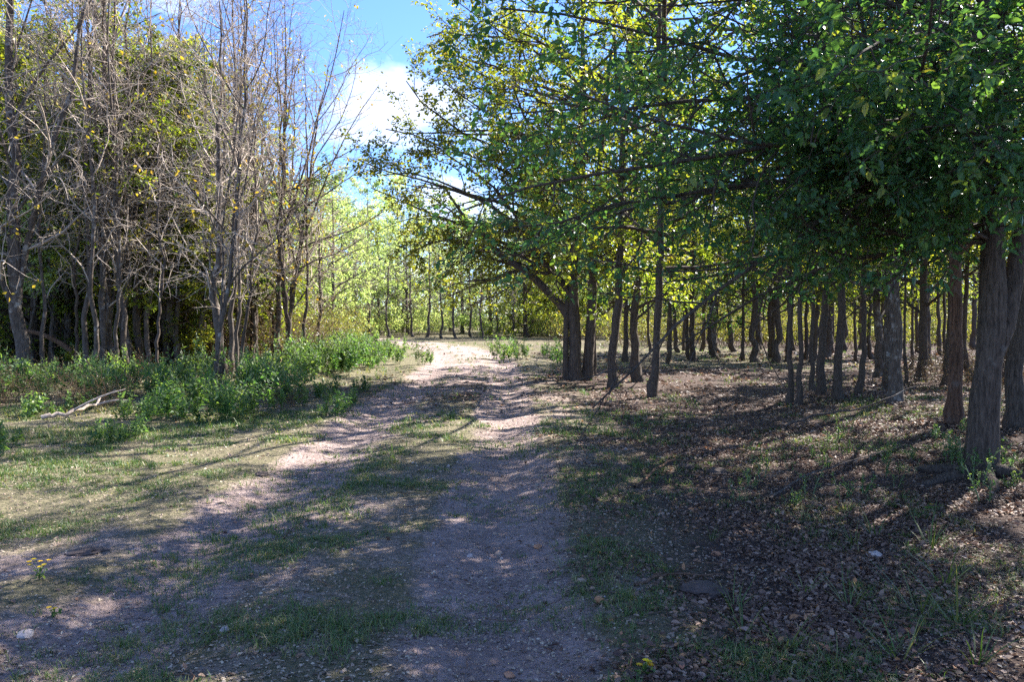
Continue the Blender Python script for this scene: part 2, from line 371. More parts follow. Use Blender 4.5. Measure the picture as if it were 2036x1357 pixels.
def tree_data(seed, H=10., r0=.16, trunk=None, lean=(0, 0), wob=.03, n1=14, t1=(.28, .97), len1=3.2, ang1=(45, 75), flat1=1., trop1=.05,
              n2=9, len2=.5, n3=8, len3=.5, n4=0, trop2=.0, wander=.12, shape='round', extra_limbs=(), leaf_n=9, leaf=.08, rmin=.004, hexa=False,
              leaf_keep=None, up=.75, twist=1.0, flare=.55, droop=.25, leaf_up=1.0, gap=0., gap_z=0., gap_low=0., limb_r=.0125):
    rng = np.random.default_rng(seed); T = Tree(); T.hexa = hexa
    M0 = 26
    if trunk is None:
        h = np.linspace(0, 1, M0) ** 1.6
        w = np.cumsum(rng.normal(size=(M0, 2)) * wob, 0) * H / M0 * 2.2
        P = np.stack([lean[0] * h * H + w[:, 0] - w[0, 0], lean[1] * h * H + w[:, 1] - w[0, 1], h * H], -1)
    else:
        tp = np.asarray(trunk, float); s = np.concatenate([[0], np.cumsum(np.linalg.norm(np.diff(tp, axis=0), axis=1))]); s /= s[-1]
        h = np.linspace(0, 1, M0) ** 1.6; P = np.stack([np.interp(h, s, tp[:, k]) for k in range(3)], -1)
        for _ in range(2): P[1:-1] = .5 * P[1:-1] + .25 * (P[2:] + P[:-2])
        P[1:, :2] += np.cumsum(rng.normal(size=(M0 - 1, 2)) * .012, 0)
    P[0, 2] -= .25
    R = r0 * ((1 - h) ** .85 * .94 + .06) * (1 + flare * np.exp(-h * H / .28)) * (1 + .06 * rng.normal(size=M0))
    T.P, T.R = P[None], R[None]
    # level 1
    p, d, idx, t, r = spawn(T.P, T.R, n1, t1[0], t1[1], ang1[0], ang1[1], rng, flat1)
    if shape == 'round': L = len1 * (.40 + .75 * np.sin(np.pi * np.clip((t - t1[0]) / (1.06 - t1[0]) * .82 + .18, 0, 1)))
    elif shape == 'vase': L = len1 * (.6 + .6 * t) * (1.25 - .55 * t)
    else: L = len1 * (1.15 - .85 * (t - t1[0]) / (1.02 - t1[0]))
    L = L * (.75 + .5 * rng.random(len(L)))
    if len(extra_limbs):
        ex = np.array([e[:4] for e in extra_limbs], float)          # height, azimuth deg from +y clockwise, elevation deg, length
        hz = ex[:, 0]; k = np.interp(hz, P[:, 2], np.arange(M0)); i = np.clip(k.astype(int), 0, M0 - 2); w = (k - i)[:, None]
        az, el = np.radians(ex[:, 1]), np.radians(ex[:, 2])
        p = np.concatenate([P[i] * (1 - w) + P[i + 1] * w, p])
        d = np.concatenate([np.stack([np.sin(az) * np.cos(el), np.cos(az) * np.cos(el), np.sin(el)], -1), d])
        L = np.concatenate([ex[:, 3], L]); r = np.concatenate([R[i], r])
    M1 = 9
    P1 = grow(p, d, L, M1, wander * .8, trop1, rng)
    rb = np.minimum(r * .62, .010 + limb_r * L)
    R1 = rb[:, None] * (1 - .82 * np.linspace(0, 1, M1)[None]) + rmin * .5
    # level 2
    p, d, idx, t, r = spawn(P1, R1, n2, .08, 1., 32, 68, rng, up)
    L2 = L[idx] * len2 * (1.05 - .6 * t) * (.6 + .7 * rng.random(len(t)))
    L2 = np.minimum(L2, 2.1)
    P2 = grow(p, d, L2, 6, wander * 1.3, trop2, rng); R2 = np.maximum(r * .55, rmin)[:, None] * (1 - .75 * np.linspace(0, 1, 6)[None]) + rmin * .3
    if gap:
        m = P2[:, 3]; nz = vnoise(m[:, 0] + .6 * m[:, 2], m[:, 1] - .5 * m[:, 2] + 9 * seed, 1.5, seed) * .7 + .3 * vnoise(m[:, 0] - m[:, 2], m[:, 1] + m[:, 2], .8, seed + 1)
        kk = nz > np.where(m[:, 2] < gap_z, gap_low, gap); P2, R2, L2 = P2[kk], R2[kk], L2[kk]
    # level 3
    p, d, idx, t, r = spawn(P2, R2, n3, .15, 1., 30, 70, rng, up)
    L3 = np.clip(L2[idx] * len3 * (1.1 - .6 * t) * (.6 + .7 * rng.random(len(t))), .12, None)
    P3 = grow(p, d, L3, 4, wander * 1.6, trop2, rng); R3 = np.maximum(r * .5, rmin * .75)[:, None] * (1 - .6 * np.linspace(0, 1, 4)[None])
    T.P1, T.R1, T.P2, T.R2, T.P3, T.R3 = P1, R1, P2, R2, P3, R3
    T.P4 = None; src = P3, R3
    if n4:
        p, d, idx, t, r = spawn(P3, R3, n4, .2, 1., 30, 70, rng, 1)
        L4 = np.clip(L3[idx] * .55 * (.5 + .8 * rng.random(len(t))), .08, None)
        T.P4 = grow(p, d, L4, 3, wander * 1.6, trop2, rng); T.R4 = np.full((len(p), 3), rmin * .6)
    # leaves on the last twigs
    if leaf_n:
        p, d, idx, t, r = spawn(src[0], src[1], leaf_n, .1, 1., 40, 80, rng, .7)
        n = len(p)
        d = norm(d + np.array([0, 0, -droop]) + .25 * rng.normal(size=(n, 3)))
        nr_ = norm(np.array([0, 0, leaf_up]) + .55 * twist * rng.normal(size=(n, 3)))
        s = leaf * (.42 + .95 * rng.random(n)); p = p + d * .25 * s[:, None]
        ran = np.clip(.5 * rng.random(n) + .5 * rng.random(len(src[0]))[idx], 0, 1)
        if leaf_keep is not None:
            k = leaf_keep(p); p, d, nr_, s, ran = p[k], d[k], nr_[k], s[k], ran[k]
        T.leaf = (p, d, nr_, s, ran)
    else: T.leaf = None
    return T

def add_leaves(g, lf, slot, hexa):
    if lf is None or not len(lf[0]): return
    v, q, t = leaves(lf[0], lf[1], lf[2], lf[3], hexa)
    g.add(v, q, t, slot, np.repeat(lf[4], 6 if hexa else 4), sm=False)

def trunk_mesh(T, bark, sides=14):
    v, q = tubes(T.P, T.R, sides)
    g = Geo(); g.add(v, q); return g.mesh('trunk', [bark])

def build_tree(name, T, bark, leafm, loc, rotz=0., limbs=True, k=(14, 7, 4, 3), twig=None, twig3=True):
    """thing > trunk, each main limb, crown (twigs with their leaves)"""
    e = bpy.data.objects.new(name, None); COL.objects.link(e); e.location = loc; e.rotation_euler = (0, 0, rotz); e.empty_display_size = .3
    obj('trunk', trunk_mesh(T, bark, k[0]), e)
    g = Geo()
    if limbs:
        for i in range(len(T.P1)):
            lv, lq = tubes(T.P1[i:i + 1], T.R1[i:i + 1], k[1]); lg = Geo(); lg.add(lv, lq); obj('limb', lg.mesh('limb', [bark]), e)
    else:
        v, q = tubes(T.P1, T.R1, k[2]); g.add(v, q)
    v, q = tubes(T.P2, T.R2, k[2]); g.add(v, q)
    if twig3: v, q = tubes(T.P3, T.R3, k[3]); g.add(v, q)
    if T.P4 is not None: v, q = tubes(T.P4, T.R4, 3); g.add(v, q)
    add_leaves(g, T.leaf, 1, T.hexa)
    c = obj('crown', g.mesh('crown', [twig or bark, leafm or bark]), e); c['kind'] = 'stuff'
    return e

def copy_tree(e, loc, rotz, scale=1.):
    n = e.copy(); COL.objects.link(n); n.location = loc; n.rotation_euler = (0, 0, rotz); n.scale = (scale,) * 3 if np.isscalar(scale) else scale
    for ch in e.children:
        c = ch.copy(); COL.objects.link(c); c.parent = n
    return n

def at(px, py):
    x, y = site(px, py); return (x, y, gz(x, y))

# --- the big elm beside the litter, its low boughs reaching over the track
bx, by, bz = at(1950, 940)
def elm_keep(p):
    w = p + np.array([bx, by, bz])
    return (w[:, 2] > 1.62 + .35 * vnoise(w[:, 0], w[:, 1], 1.3, 31)) & (w[:, 1] > 3.2)
er = random.Random(3)
ELM = [(2.15 + .115 * k + er.uniform(-.05, .05), az + er.uniform(-14, 14), el + er.uniform(-7, 9), L * er.uniform(.85, 1.1)) for k, (az, el, L) in enumerate(
      [(272, -6, 3.2), (318, -2, 3.4), (236, 0, 2.8), (290, 2, 4.2), (205, 6, 2.2), (262, 4, 4.2), (335, 4, 3.2), (120, 8, 2.4), (300, 8, 4.6), (248, 8, 3.8), (278, 10, 4.8), (185, 16, 2.4), (222, 14, 3.2), (20, 12, 2.8),
       (292, 16, 4.8), (262, 20, 4.6), (312, 18, 4.6), (85, 14, 3.2), (240, 24, 4.2), (200, 28, 3.0), (282, 24, 4.8), (345, 22, 3.6), (255, 30, 4.4), (300, 30, 4.6), (270, 34, 4.4)])] + [(6., 285, 20, 4.8), (6.8, 300, 15, 4.8), (7.5, 275, 20, 4.6), (8.2, 310, 15, 4.4), (6.4, 255, 20, 4.6), (7.2, 330, 20, 4.4), (8.8, 290, 25, 4.), (6.2, 315, 22, 5.4), (6.6, 330, 18, 5.6), (7.4, 318, 16, 5.4), (6.9, 342, 20, 5.4), (7.9, 305, 16, 5.4), (8.4, 335, 20, 5.), (7.0, 290, 18, 5.4), (8., 330, 18, 5.), (9.2, 310, 20, 4.2)] + [(er.uniform(2.1, 3.4), 195 + 11 * k + er.uniform(-6, 6), er.uniform(-6, 10), er.uniform(1.6, 3.6)) for k in range(14)] + [(2.5 + .28 * k, 262 + 37 * ((k * .618) % 1), 2 + 3.2 * k, 4.3 + .3 * (k % 3)) for k in range(9)]  # high boughs above the view are added to shade the turf and track
T = tree_data(11, H=12.5, r0=.124, trunk=[(0, 0, 0), (.02, 0, 1.5), (.0, .05, 3.5), (-.1, .1, 6), (-.2, .2, 9), (-.2, .2, 12.5)], n1=18, t1=(.42, .97), len1=4.5, ang1=(45, 75), trop1=-.012,
              n2=14, len2=.42, n3=8, len3=.52, extra_limbs=ELM, leaf_n=13, leaf=.068, hexa=True, leaf_keep=elm_keep, rmin=.0035, flare=.28, wander=.15, gap=.56, gap_z=4.6, gap_low=.15, limb_r=.005)
lw = T.leaf[0] + np.array([bx, by, bz]); near = np.where((np.abs(lw[:, 0]) < .62 * lw[:, 1]) & (lw[:, 2] < 1.6 + .36 * lw[:, 1]), T.leaf[3] / np.linalg.norm(lw - [0, 0, 1.6], axis=1), 0)
pick = np.argsort(-near)[:290]; LEAF1 = [a[pick] for a in T.leaf]; kp = np.ones(len(lw), bool); kp[pick] = False; T.leaf = tuple(a[kp] for a in T.leaf)
big_elm = build_tree('elm_tree', T, B_ELM, M_ELM, (bx, by, bz), k=(20, 8, 4, 3))
tag(big_elm, 'big leafy elm with thick ridged trunk and low boughs reaching over the track', 'tree')
print('elm leaves', len(T.leaf[0]))
# its fork stem, leaning outward low on the trunk
fk = np.array([[(.06, 0, .95), (.20, .0, 1.35), (.30, .02, 1.9), (.42, .04, 2.7), (.60, .1, 4.0), (.8, .2, 6.0)]])
lv, lq = tubes(fk, np.array([[.075, .085, .08, .075, .06, .03]]), 10); lg = Geo(); lg.add(lv, lq); obj('limb', lg.mesh('limb', [B_ELM]), big_elm)

# --- the two-stemmed tree at the edge of the grove, with its limb leaning over the track
cx, cy_, cz = at(1150, 757)
CEN = [(3.0, 286, 4, 4.7), (2.6, 262, 8, 4.3), (4.6, 285, 30, 5.0), (5.6, 265, 25, 4.8), (6.6, 290, 25, 4.4), (7.6, 275, 25, 4.0), (2.2, 268, 34, 4.8), (2.9, 274, 20, 5.4), (3.3, 280, 30, 5.6), (2.0, 280, 42, 5.2), (2.4, 300, 35, 3.6), (3.0, 262, 30, 5.0), (3.4, 290, 45, 5.4), (3.6, 240, 35, 4.2), (4.4, 275, 40, 4.6), (4.2, 200, 30, 4.0), (5.0, 250, 40, 4.4), (5.4, 300, 45, 4.2), (2.8, 225, 18, 4.2), (3.2, 275, 8, 4.6), (3.5, 255, 4, 4.0), (2.6, 160, 30, 3.6), (6.2, 270, 35, 4.0), (7., 255, 30, 3.6)]
T = tree_data(23, H=11.5, r0=.155, trunk=[(-.1, 0, 0), (-.12, 0, 1.2), (-.2, 0, 2.4), (.0, 0, 4.0), (.1, 0, 6), (0, 0, 11.5)], n1=22, limb_r=.0075, t1=(.34, .97), len1=3.7, gap=.40, gap_z=4.2, gap_low=.38, ang1=(40, 68), trop1=-.015,
              n2=11, len2=.42, n3=8, len3=.52, extra_limbs=CEN, leaf_n=14, leaf=.09, rmin=.006, wander=.19)
cen = build_tree('grove_tree', T, B_DARK, M_WOOD, (cx, cy_, cz), k=(14, 7, 4, 3))
lv, lq = tubes(np.array([[(.22, .1, -.2), (.25, .1, .5), (.32, .1, 1.6), (.38, .1, 3.), (.5, .2, 5.), (.8, .3, 8.)]]), np.array([[.17, .13, .115, .10, .075, .03]]), 12); lg = Geo(); lg.add(lv, lq); obj('trunk', lg.mesh('trunk', [B_DARK]), cen)
lv, lq = tubes(np.array([[(-.30, -.05, -.2), (-.31, -.05, .5), (-.30, -.05, 1.6), (-.22, -.02, 2.3)]]), np.array([[.10, .075, .07, .06]]), 10); lg = Geo(); lg.add(lv, lq); obj('trunk', lg.mesh('trunk', [B_DARK]), cen)
lv, lq = tubes(np.array([[(-.12, 0, 1.35), (-.45, 0, 1.85), (-1.1, -.05, 2.5), (-1.85, -.1, 3.0), (-2.6, -.15, 3.7), (-3.2, -.2, 4.6)]]), np.array([[.115, .105, .09, .075, .05, .02]]), 10); lg = Geo(); lg.add(lv, lq); obj('limb', lg.mesh('limb', [B_DARK]), cen)
tag(cen, 'leafy tree with stems clustered at its base and limbs arching over the track', 'tree')

# --- prototypes of the grove and the wood behind
def proto(seed, **kw):
    a = dict(H=10., r0=.14, n1=22, t1=(.29, .97), len1=2.7, gap=.47, trop1=.0, n2=8, n3=7, leaf_n=10, leaf=.12, rmin=.006); a.update(kw)
    return tree_data(seed, **a)
def hide_proto(e):
    for o in [e] + list(e.children): COL.objects.unlink(o)
PROTO = {}
def proto_tree(key, name, T, bark, leafm, **kw):
    e = build_tree(name, T, bark, leafm, (0, 0, 0), limbs=False, **kw); PROTO[key] = e; hide_proto(e); return e
def place(key, loc, rotz, scale, label, group=None, cat='tree', name=None):
    src = PROTO[key]; n = src.copy(); COL.objects.link(n)
    if name: n.name = name
    n.location = loc; n.rotation_euler = (0, 0, rotz); n.scale = (scale,) * 3 if np.isscalar(scale) else scale
    for ch in src.children:
        c = ch.copy(); c.name = ch.name.split('.')[0]; COL.objects.link(c); c.parent = n
    return tag(n, label, cat, group)

for i, (bark, lm) in enumerate([(B_DARK, M_GROVE), (B_DARK, M_ELM), (B_GREY, M_GROVE), (B_ELM, M_DEEP)]):
    proto_tree('grove%d' % i, 'grove_tree', proto(40 + i, H=10 + .6 * i, r0=.135 + .01 * i, wob=.05, len1=2.5 + .2 * i, leaf=.12), bark, lm, k=(12, 5, 4, 3))
for i in range(3):
    proto_tree('thin%d' % i, 'grove_tree', proto(90 + i, H=11, r0=.14, t1=(.36, .97), gap=.49, len1=2.6, wob=.05, leaf_n=12, leaf=.095), [B_DARK, B_ELM, B_GREY][i], M_GROVE, k=(12, 5, 4, 3))
    proto_tree('slim%d' % i, 'grove_tree', proto(95 + i, H=9.5, r0=.14, n1=14, t1=(.42, .97), gap=.57, len1=2.0, wob=.07, leaf=.13, lean=(.03 * (i - 1), 0)), B_DARK, M_GROVE, k=(9, 4, 3, 3), twig3=False)
proto_tree('red', 'cedar_tree', proto(50, H=9, r0=.13, len1=1.7, t1=(.4, .97), gap=.6, shape='cone', leaf=.10, wob=.04), B_RED, M_DEEP, k=(14, 5, 4, 3))
for i in range(3):
    proto_tree('wood%d' % i, 'wood_tree', proto(60 + i, H=10 + i, r0=.15, t1=(.07, .98), len1=3.2, gap=.36, n1=28, n2=8, n3=7, leaf_n=9, leaf=.16, rmin=.01), B_DARK, [M_GROVE, M_WOOD, M_GROVE][i], k=(8, 4, 3, 3), twig3=False)
for i in range(3):
    proto_tree('pale%d' % i, 'pale_tree', proto(70 + i, H=9 + i, r0=.15, t1=(.16, .98), len1=3.2, gap=.5, n1=28, n2=8, n3=7, leaf_n=9, leaf=.16, rmin=.01), B_GREY, M_PALE, k=(8, 4, 3, 3), twig3=False)
for i in range(3):
    proto_tree('bare%d' % i, 'bare_tree', tree_data(80 + i, H=10.5, r0=.12, n1=13, limb_r=.008, t1=(.32, .97), len1=2.3, ang1=(20, 60), trop1=.06, n2=7, len2=.5, n3=7, len3=.55, n4=1, leaf_n=0, rmin=.007, wander=.2, up=.9, wob=.06), B_GREY, M_YELL, k=(9, 5, 3, 3), twig=B_PALE)

rs = random.Random(5)
def plant(key, px, py, wpx, label, group=None, base_r=None, rot=None, sc_z=None, name=None):
    x, y = site(px, py); z = gz(x, y)
    r = wpx / 2 * y / FPX
    src_r = {'g': .14, 'r': .13, 't': .15, 's': .15, 'w': .15, 'p': .15, 'b': .12}[key[0]]
    s = r / src_r; zs = sc_z or min(max(s, .75), 1.15)
    e = place(key, (x, y, z), rs.random() * 6.28 if rot is None else rot, zs, label, group, name=name)
    for ch in e.children:
        if ch.name.startswith('trunk'): ch.scale = (min(1.2, .88 * r / (src_r * zs)),) * 2 + (1,)
    return e

# near grove, trunk by trunk
G = 'tree trunks standing in the shaded grove'
plant('red', 1903, 842, 30, 'slim reddish-barked cedar standing just behind the big elm', sc_z=.95)
plant('thin1', 2026, 852, 40, 'stout trunk on the bank beyond the big elm, half hidden by its fork', sc_z=1.05)
plant('thin2', 1787, 800, 28, 'straight grey trunk with lichen standing in the grove beyond the cedar', sc_z=.98)
plant('thin0', 1297, 792, 20, 'slender trunk at the edge of the leaf litter, foremost of the grove edge', sc_z=1.1)
plant('thin1', 1221, 771, 22, 'straight trunk between the two-stemmed tree and the slender grove edge trunk', sc_z=1.05)
plant('grove0', 1270, 760, 22, 'dark trunk with flared foot set behind the slender grove edge trunk', sc_z=.9)
for px, py, w, l in [(1566, 802, 14, 'thin dark trunk, outermost of the tight grove cluster toward the track'), (1588, 806, 13, 'thin straight trunk second in the tight grove cluster'),
                     (1614, 778, 11, 'very thin trunk set back inside the tight grove cluster'), (1636, 786, 20, 'thick dark trunk in the middle of the tight grove cluster'),
                     (1664, 796, 21, 'thickest dark trunk of the tight grove cluster'), (1702, 786, 14, 'curved leaning trunk beside the tight grove cluster'), (1762, 780, 22, 'dark trunk with spreading foot next to the straight grey lichen trunk')]:
    plant(('thin%d' if w > 15 else 'slim%d') % rs.randrange(3), px, py, w, l, sc_z=.70 + .010 * (w - 10))
for px, py in [(1180, 745), (1328, 722), (1370, 716), (1418, 706), (1424, 712), (1456, 700), (1472, 718), (1502, 704), (1536, 712), (1548, 722), (1600, 716), (1640, 712), (1700, 722), (1735, 715), (1810, 735), (1850, 728), (1880, 748), (1960, 760), (2000, 770), (1345, 702), (1395, 699), (1508, 696), (1580, 698)] + [(1250 + 36 * q + rs.uniform(-14, 14), rs.uniform(694, 722)) for q in range(22)] + [(1720 + 30 * q + rs.uniform(-12, 12), rs.uniform(725, 770)) for q in range(10)]:
    plant('grove%d' % rs.randrange(4) if rs.random() < .3 else 'slim%d' % rs.randrange(3), px, py, rs.choice([7, 8, 10, 13, 17]), 'dark slender leafy tree ' + ('standing behind the two-stemmed tree at the track' if px < 1330 else 'in the open grove between two-stemmed tree and tight cluster' if px < 1540 else 'standing behind the tight grove cluster' if px < 1720 else 'standing behind the straight grey lichen trunk'), G, sc_z=.72 + .25 * rs.random())
# trees added outside the view so their crowns shade the near ground
for x, y, s, k in [(9.4, 5.0, 1.0, 'grove0'), (11.6, 13.2, 1.1, 'grove2'), (12.5, 8.0, 1.1, 'grove3'), (9.9, 13.0, .95, 'grove1')]:
    place(k, (x, y, gz(x, y)), x * 3, s, 'leafy shade tree added out of view past the big elm', 'added shade trees past the bank')
# wood closing the grove side
W = 'trees of the wood beyond the grove'
for i in range(60):
    y = 54 + 30 * (i / 60) + rs.uniform(-2, 2); x = 1 + (10 + y * .72) * ((i * .618) % 1)
    place('wood%d' % (i % 3) if rs.random() < .6 else 'pale%d' % (i % 3), (x, y, gz(x, y)), rs.random() * 6.28, rs.uniform(.8, 1.15), 'leafy tree of the wood standing beyond the dark grove', W)
# pale trees at the bend of the track
for i, (px, d, s) in enumerate([(560, 44, .9), (620, 50, .95), (665, 43, .80), (700, 62, .95), (745, 64, .90), (790, 66, .95), (830, 64, .9), (880, 66, .95), (930, 65, .95), (985, 66, .98), (1040, 64, 1.), (1090, 62, .95), (1150, 58, .9), (500, 52, 1.), (430, 48, 1.), (950, 80, 1.1), (850, 82, 1.1), (750, 80, 1.05), (1060, 78, 1.1), (650, 76, 1.05)] + [(250 + 90 * q, 92 + 5 * (q % 3), 1.45) for q in range(10)] + [(690, 56, 1.0), (640, 60, 1.1), (735, 70, 1.15), (800, 72, 1.15)]):
    px += rs.uniform(-22, 22); d += rs.uniform(-5, 9) if d > 55 else 0
    x = (px - 1018) * d / FPX
    place('pale%d' % (i % 3), (x, d, gz(x, d)), rs.random() * 6.28, s, 'yellow-green sunlit tree standing beyond the bend of the track', 'sunlit trees beyond the bend')
for px, py in [(775, 671), (820, 670), (876, 674), (906, 674), (962, 673), (1020, 672), (735, 670), (850, 671), (935, 670), (990, 671), (700, 672)]:
    x, y = site(px, py); 
    place('bare%d' % rs.randrange(3), (x, y, gz(x, y)), rs.random() * 6.28, rs.uniform(.62, .8), 'leafless grey tree standing where the track bends', 'leafless trees at the bend')

# --- weedy side of the track: bare pale trees in front, green wood behind
def zone(px):
    return 'the thickest bare tree' if px < 110 else 'the pale-barked bare tree' if px < 320 else 'the foremost slim bare tree' if px < 490 else 'the leaning bare tree'
def bare(seed, px, py, wpx, H, label, trunk=None, yellow=0, **kw):
    x, y = site(px, py); r = .75 * wpx / 2 * y / FPX
    a = dict(limb_r=.0065, H=H, r0=r, n1=15, t1=(.30, .97), len1=2.8, ang1=(18, 58), trop1=.05, n2=9, len2=.5, n3=6, len3=.6, n4=1, leaf_n=0, rmin=.005, wander=.14, up=.9, wob=.04, flare=.5); a.update(kw)
    er = random.Random(seed); a.setdefault('extra_limbs', [(er.uniform(.5, 2.6), er.uniform(0, 360), er.uniform(77, 86), H * er.uniform(.55, .8)) for _ in range(2)])
    T = tree_data(seed, trunk=trunk, **a)
    if yellow:
        rg = np.random.default_rng(seed); top = T.P3[:, -1]; w = np.argsort(-(vnoise(top[:, 0] + top[:, 2], top[:, 1] + top[:, 2], 1.4, seed) + .45 * rg.random(len(top))))[:yellow // 3]
        p = np.repeat(top[w], 3, 0) + rg.normal(size=(len(w) * 3, 3)) * .05
        T.leaf = (p, rg.normal(size=p.shape) + [0, 0, -.6], rg.normal(size=p.shape) + [0, 0, .3], .07 + .05 * rg.random(len(p)), rg.random(len(p))); T.hexa = False
    e = build_tree('bare_tree', T, B_GREY, M_YELL, (x, y, gz(x, y)), k=(12, 5, 4, 3), twig=B_PALE)
    return tag(e, label, 'tree')
bare(101, 30, 766, 36, 12.5, 'thickest bare tree on the weedy side, its grey trunk forking high up', yellow=720)
bare(102, 205, 754, 18, 11.5, 'bare pale-barked tree with several upright stems rising from the weeds', yellow=360, ang1=(15, 60))
bare(103, 232, 750, 20, 12, 'dark-footed bare tree crowded against the pale-barked bare tree', n1=18, ang1=(20, 65), yellow=600)
bare(104, 424, 776, 13, 10, 'slim bare tree standing foremost among the leafy weeds', lean=(.06, 0), n1=14, yellow=300)
bare(105, 458, 732, 15, 11, 'bare tree with twin-looking slim trunk behind the foremost weeds', n1=20, lean=(.05, 0), yellow=540)
bare(106, 548, 732, 15, 10.5, 'bare tree with long twigs arching toward the open sky over the track', lean=(.05, -.03), yellow=660)
bare(107, 566, 733, 13, 9, 'leaning bare tree with wide low branches where the tall weeds begin', lean=(.14, 0), n1=16, ang1=(30, 70), yellow=400)
for px, py, s in [(355, 740, .95), (475, 726, .85), (120, 735, 1.0), (-60, 770, 1.1), (630, 705, .6), (300, 724, .9), (388, 716, .85), (250, 750, .9), (440, 772, .8), (330, 730, .85), (100, 742, .9), (505, 722, .8)]:
    x, y = site(px, py)
    place('bare%d' % rs.randrange(3), (x, y, gz(x, y)), rs.random() * 6.28, s, 'leafless grey tree of the weedy side standing near ' + zone(px), 'leafless trees on the weedy side')
for px, d, sc_ in [(70, 20.5, .85), (150, 21.5, .9), (275, 20, .8), (335, 21, .85), (400, 22, .8), (500, 23, .72), (-20, 22, .95), (180, 24.5, 1.0)]:
    x = (px - 1018) * d / FPX
    place('grove%d' % rs.choice([0, 2, 0, 3]), (x, d, gz(x, d)), rs.random() * 6.28, sc_, 'slim green-leaved tree standing close behind ' + zone(px), 'slim leafy trees between the leafless ones')
proto_tree('pole0', 'bare_sapling', tree_data(401, H=9.5, r0=.055, n1=11, limb_r=.006, t1=(.35, .97), len1=1.5, ang1=(18, 55), trop1=.06, n2=4, n3=4, n4=1, leaf_n=0, rmin=.005, wander=.16, wob=.05), B_GREY, M_YELL, k=(8, 4, 3, 3), twig=B_PALE)
proto_tree('pole1', 'bare_sapling', tree_data(402, H=8.5, r0=.05, n1=9, limb_r=.006, t1=(.40, .97), len1=1.3, ang1=(18, 50), trop1=.06, n2=4, n3=4, n4=1, leaf_n=0, rmin=.005, wander=.18, wob=.07, lean=(.04, 0)), B_DARK, M_YELL, k=(8, 4, 3, 3), twig=B_PALE)
for px in [60, 85, 110, 140, 165, 190, 218, 244, 262, 285, 300, 322, 345, 362, 380, 402, 432, 446, 470, 484, 500, 522, 538, 556, 580, 600]:
    x, y = site(px + rs.uniform(-8, 8), rs.uniform(728, 762) - max(0, px - 480) * .12)
    place('pole%d' % rs.randrange(2), (x, y, gz(x, y)), rs.random() * 6.28, rs.uniform(.8, 1.2), 'thin upright leafless sapling growing near ' + zone(px), 'thin saplings on the weedy side')
LG = 'leafy trees behind the leafless ones'
for px, d, s in [(-150, 24, .9), (20, 27, 1.0), (130, 25, .85), (230, 29, .95), (330, 27, .85), (430, 31, .85), (520, 34, .75), (-50, 33, 1.1), (80, 36, 1.1), (190, 38, 1.05), (290, 37, .95), (390, 40, .9), (480, 43, .85), (580, 39, .72), (640, 46, .8), (-200, 38, 1.1), (-330, 26, 1.), (20, 46, 1.2), (200, 50, 1.2), (340, 48, 1.1), (60, 21, .72), (140, 20.6, .62), (330, 21.2, .66), (20, 24, .95), (180, 26, 1.0), (270, 27, 1.), (400, 28, .85), (250, 21.5, .6), (290, 22.8, .8), (370, 24, .75), (450, 25, .7), (215, 23.5, .8), (-10, 22, .8), (510, 28, .62), (110, 31, 1.), (310, 32, .9), (0, 40, 1.2), (420, 36, .85), (540, 46, .9), (250, 44, 1.1), (100, 58, 1.3), (450, 58, 1.1), (-100, 29, 1.), (-260, 60, 1.3), (-120, 62, 1.3), (0, 64, 1.3), (210, 62, 1.3), (310, 64, 1.2), (400, 66, 1.2), (520, 64, 1.1), (150, 44, 1.1)]:
    x = (px - 1018) * d / FPX
    k = 'pale%d' % rs.randrange(3) if px > 560 or rs.random() < .12 else 'wood%d' % rs.randrange(3)
    place(k, (x, d, gz(x, d)), rs.random() * 6.28, s, 'green leafy tree of the wood standing well behind ' + zone(px), LG)

# ------------------------------------------------------------------ brush and weeds
def brush_proto(key, seed, H, n, spread, leafm, leaf=.055, leaf_n=12, bark=B_BROWN):
    rng = np.random.default_rng(seed)
    a = rng.random(n) * 6.28; r = spread * .6 * np.sqrt(rng.random(n))
    p = np.stack([r * np.cos(a), r * np.sin(a), np.full(n, -.05)], -1)
    d = np.stack([np.cos(a) * .45, np.sin(a) * .45, np.ones(n)], -1) + .25 * rng.normal(size=(n, 3))
    L = H * (.6 + .6 * rng.random(n)); P = grow(p, d, L, 7, .16, -.04, rng); R = .009 * (1 - .7 * np.linspace(0, 1, 7))[None].repeat(n, 0)
    q, dd, idx, t, rr = spawn(P, R, 6, .2, 1, 30, 80, rng); L2 = .28 * H * (.5 + rng.random(len(q))); P2 = grow(q, dd, L2, 4, .2, -.02, rng); R2 = np.full((len(q), 4), .004)
    lp, ld, li, lt, lr = spawn(P2, R2, leaf_n, .05, 1, 30, 85, rng); m = len(lp)
    g = Geo(); v, f = tubes(P, R, 4); g.add(v, f); st = Geo(); st.add(v, f)
    g2 = Geo(); v, f = tubes(P2, R2, 3); g2.add(v, f)
    add_leaves(g2, (lp, ld + .4 * rng.normal(size=(m, 3)), rng.normal(size=(m, 3)) + [0, 0, .6], leaf * (.5 + .8 * rng.random(m)), rng.random(m)), 1, False)
    e = bpy.data.objects.new('brush', None); COL.objects.link(e)
    obj('stem', st.mesh('stem', [bark]), e); c = obj('foliage', g2.mesh('foliage', [bark, leafm]), e); c['kind'] = 'stuff'
    PROTO[key] = e; hide_proto(e)
brush_proto('bb0', 1, 1.7, 26, 1.5, M_BRUSH); brush_proto('bb1', 2, 2.0, 24, 1.6, M_BRUSH); brush_proto('yb0', 3, 1.8, 26, 1.7, M_YBRUSH, .07); brush_proto('pb0', 5, 2.2, 24, 1.9, M_PALE, .12, 9, B_GREY); brush_proto('yb1', 4, 1.4, 26, 1.8, M_YBRUSH, .07)
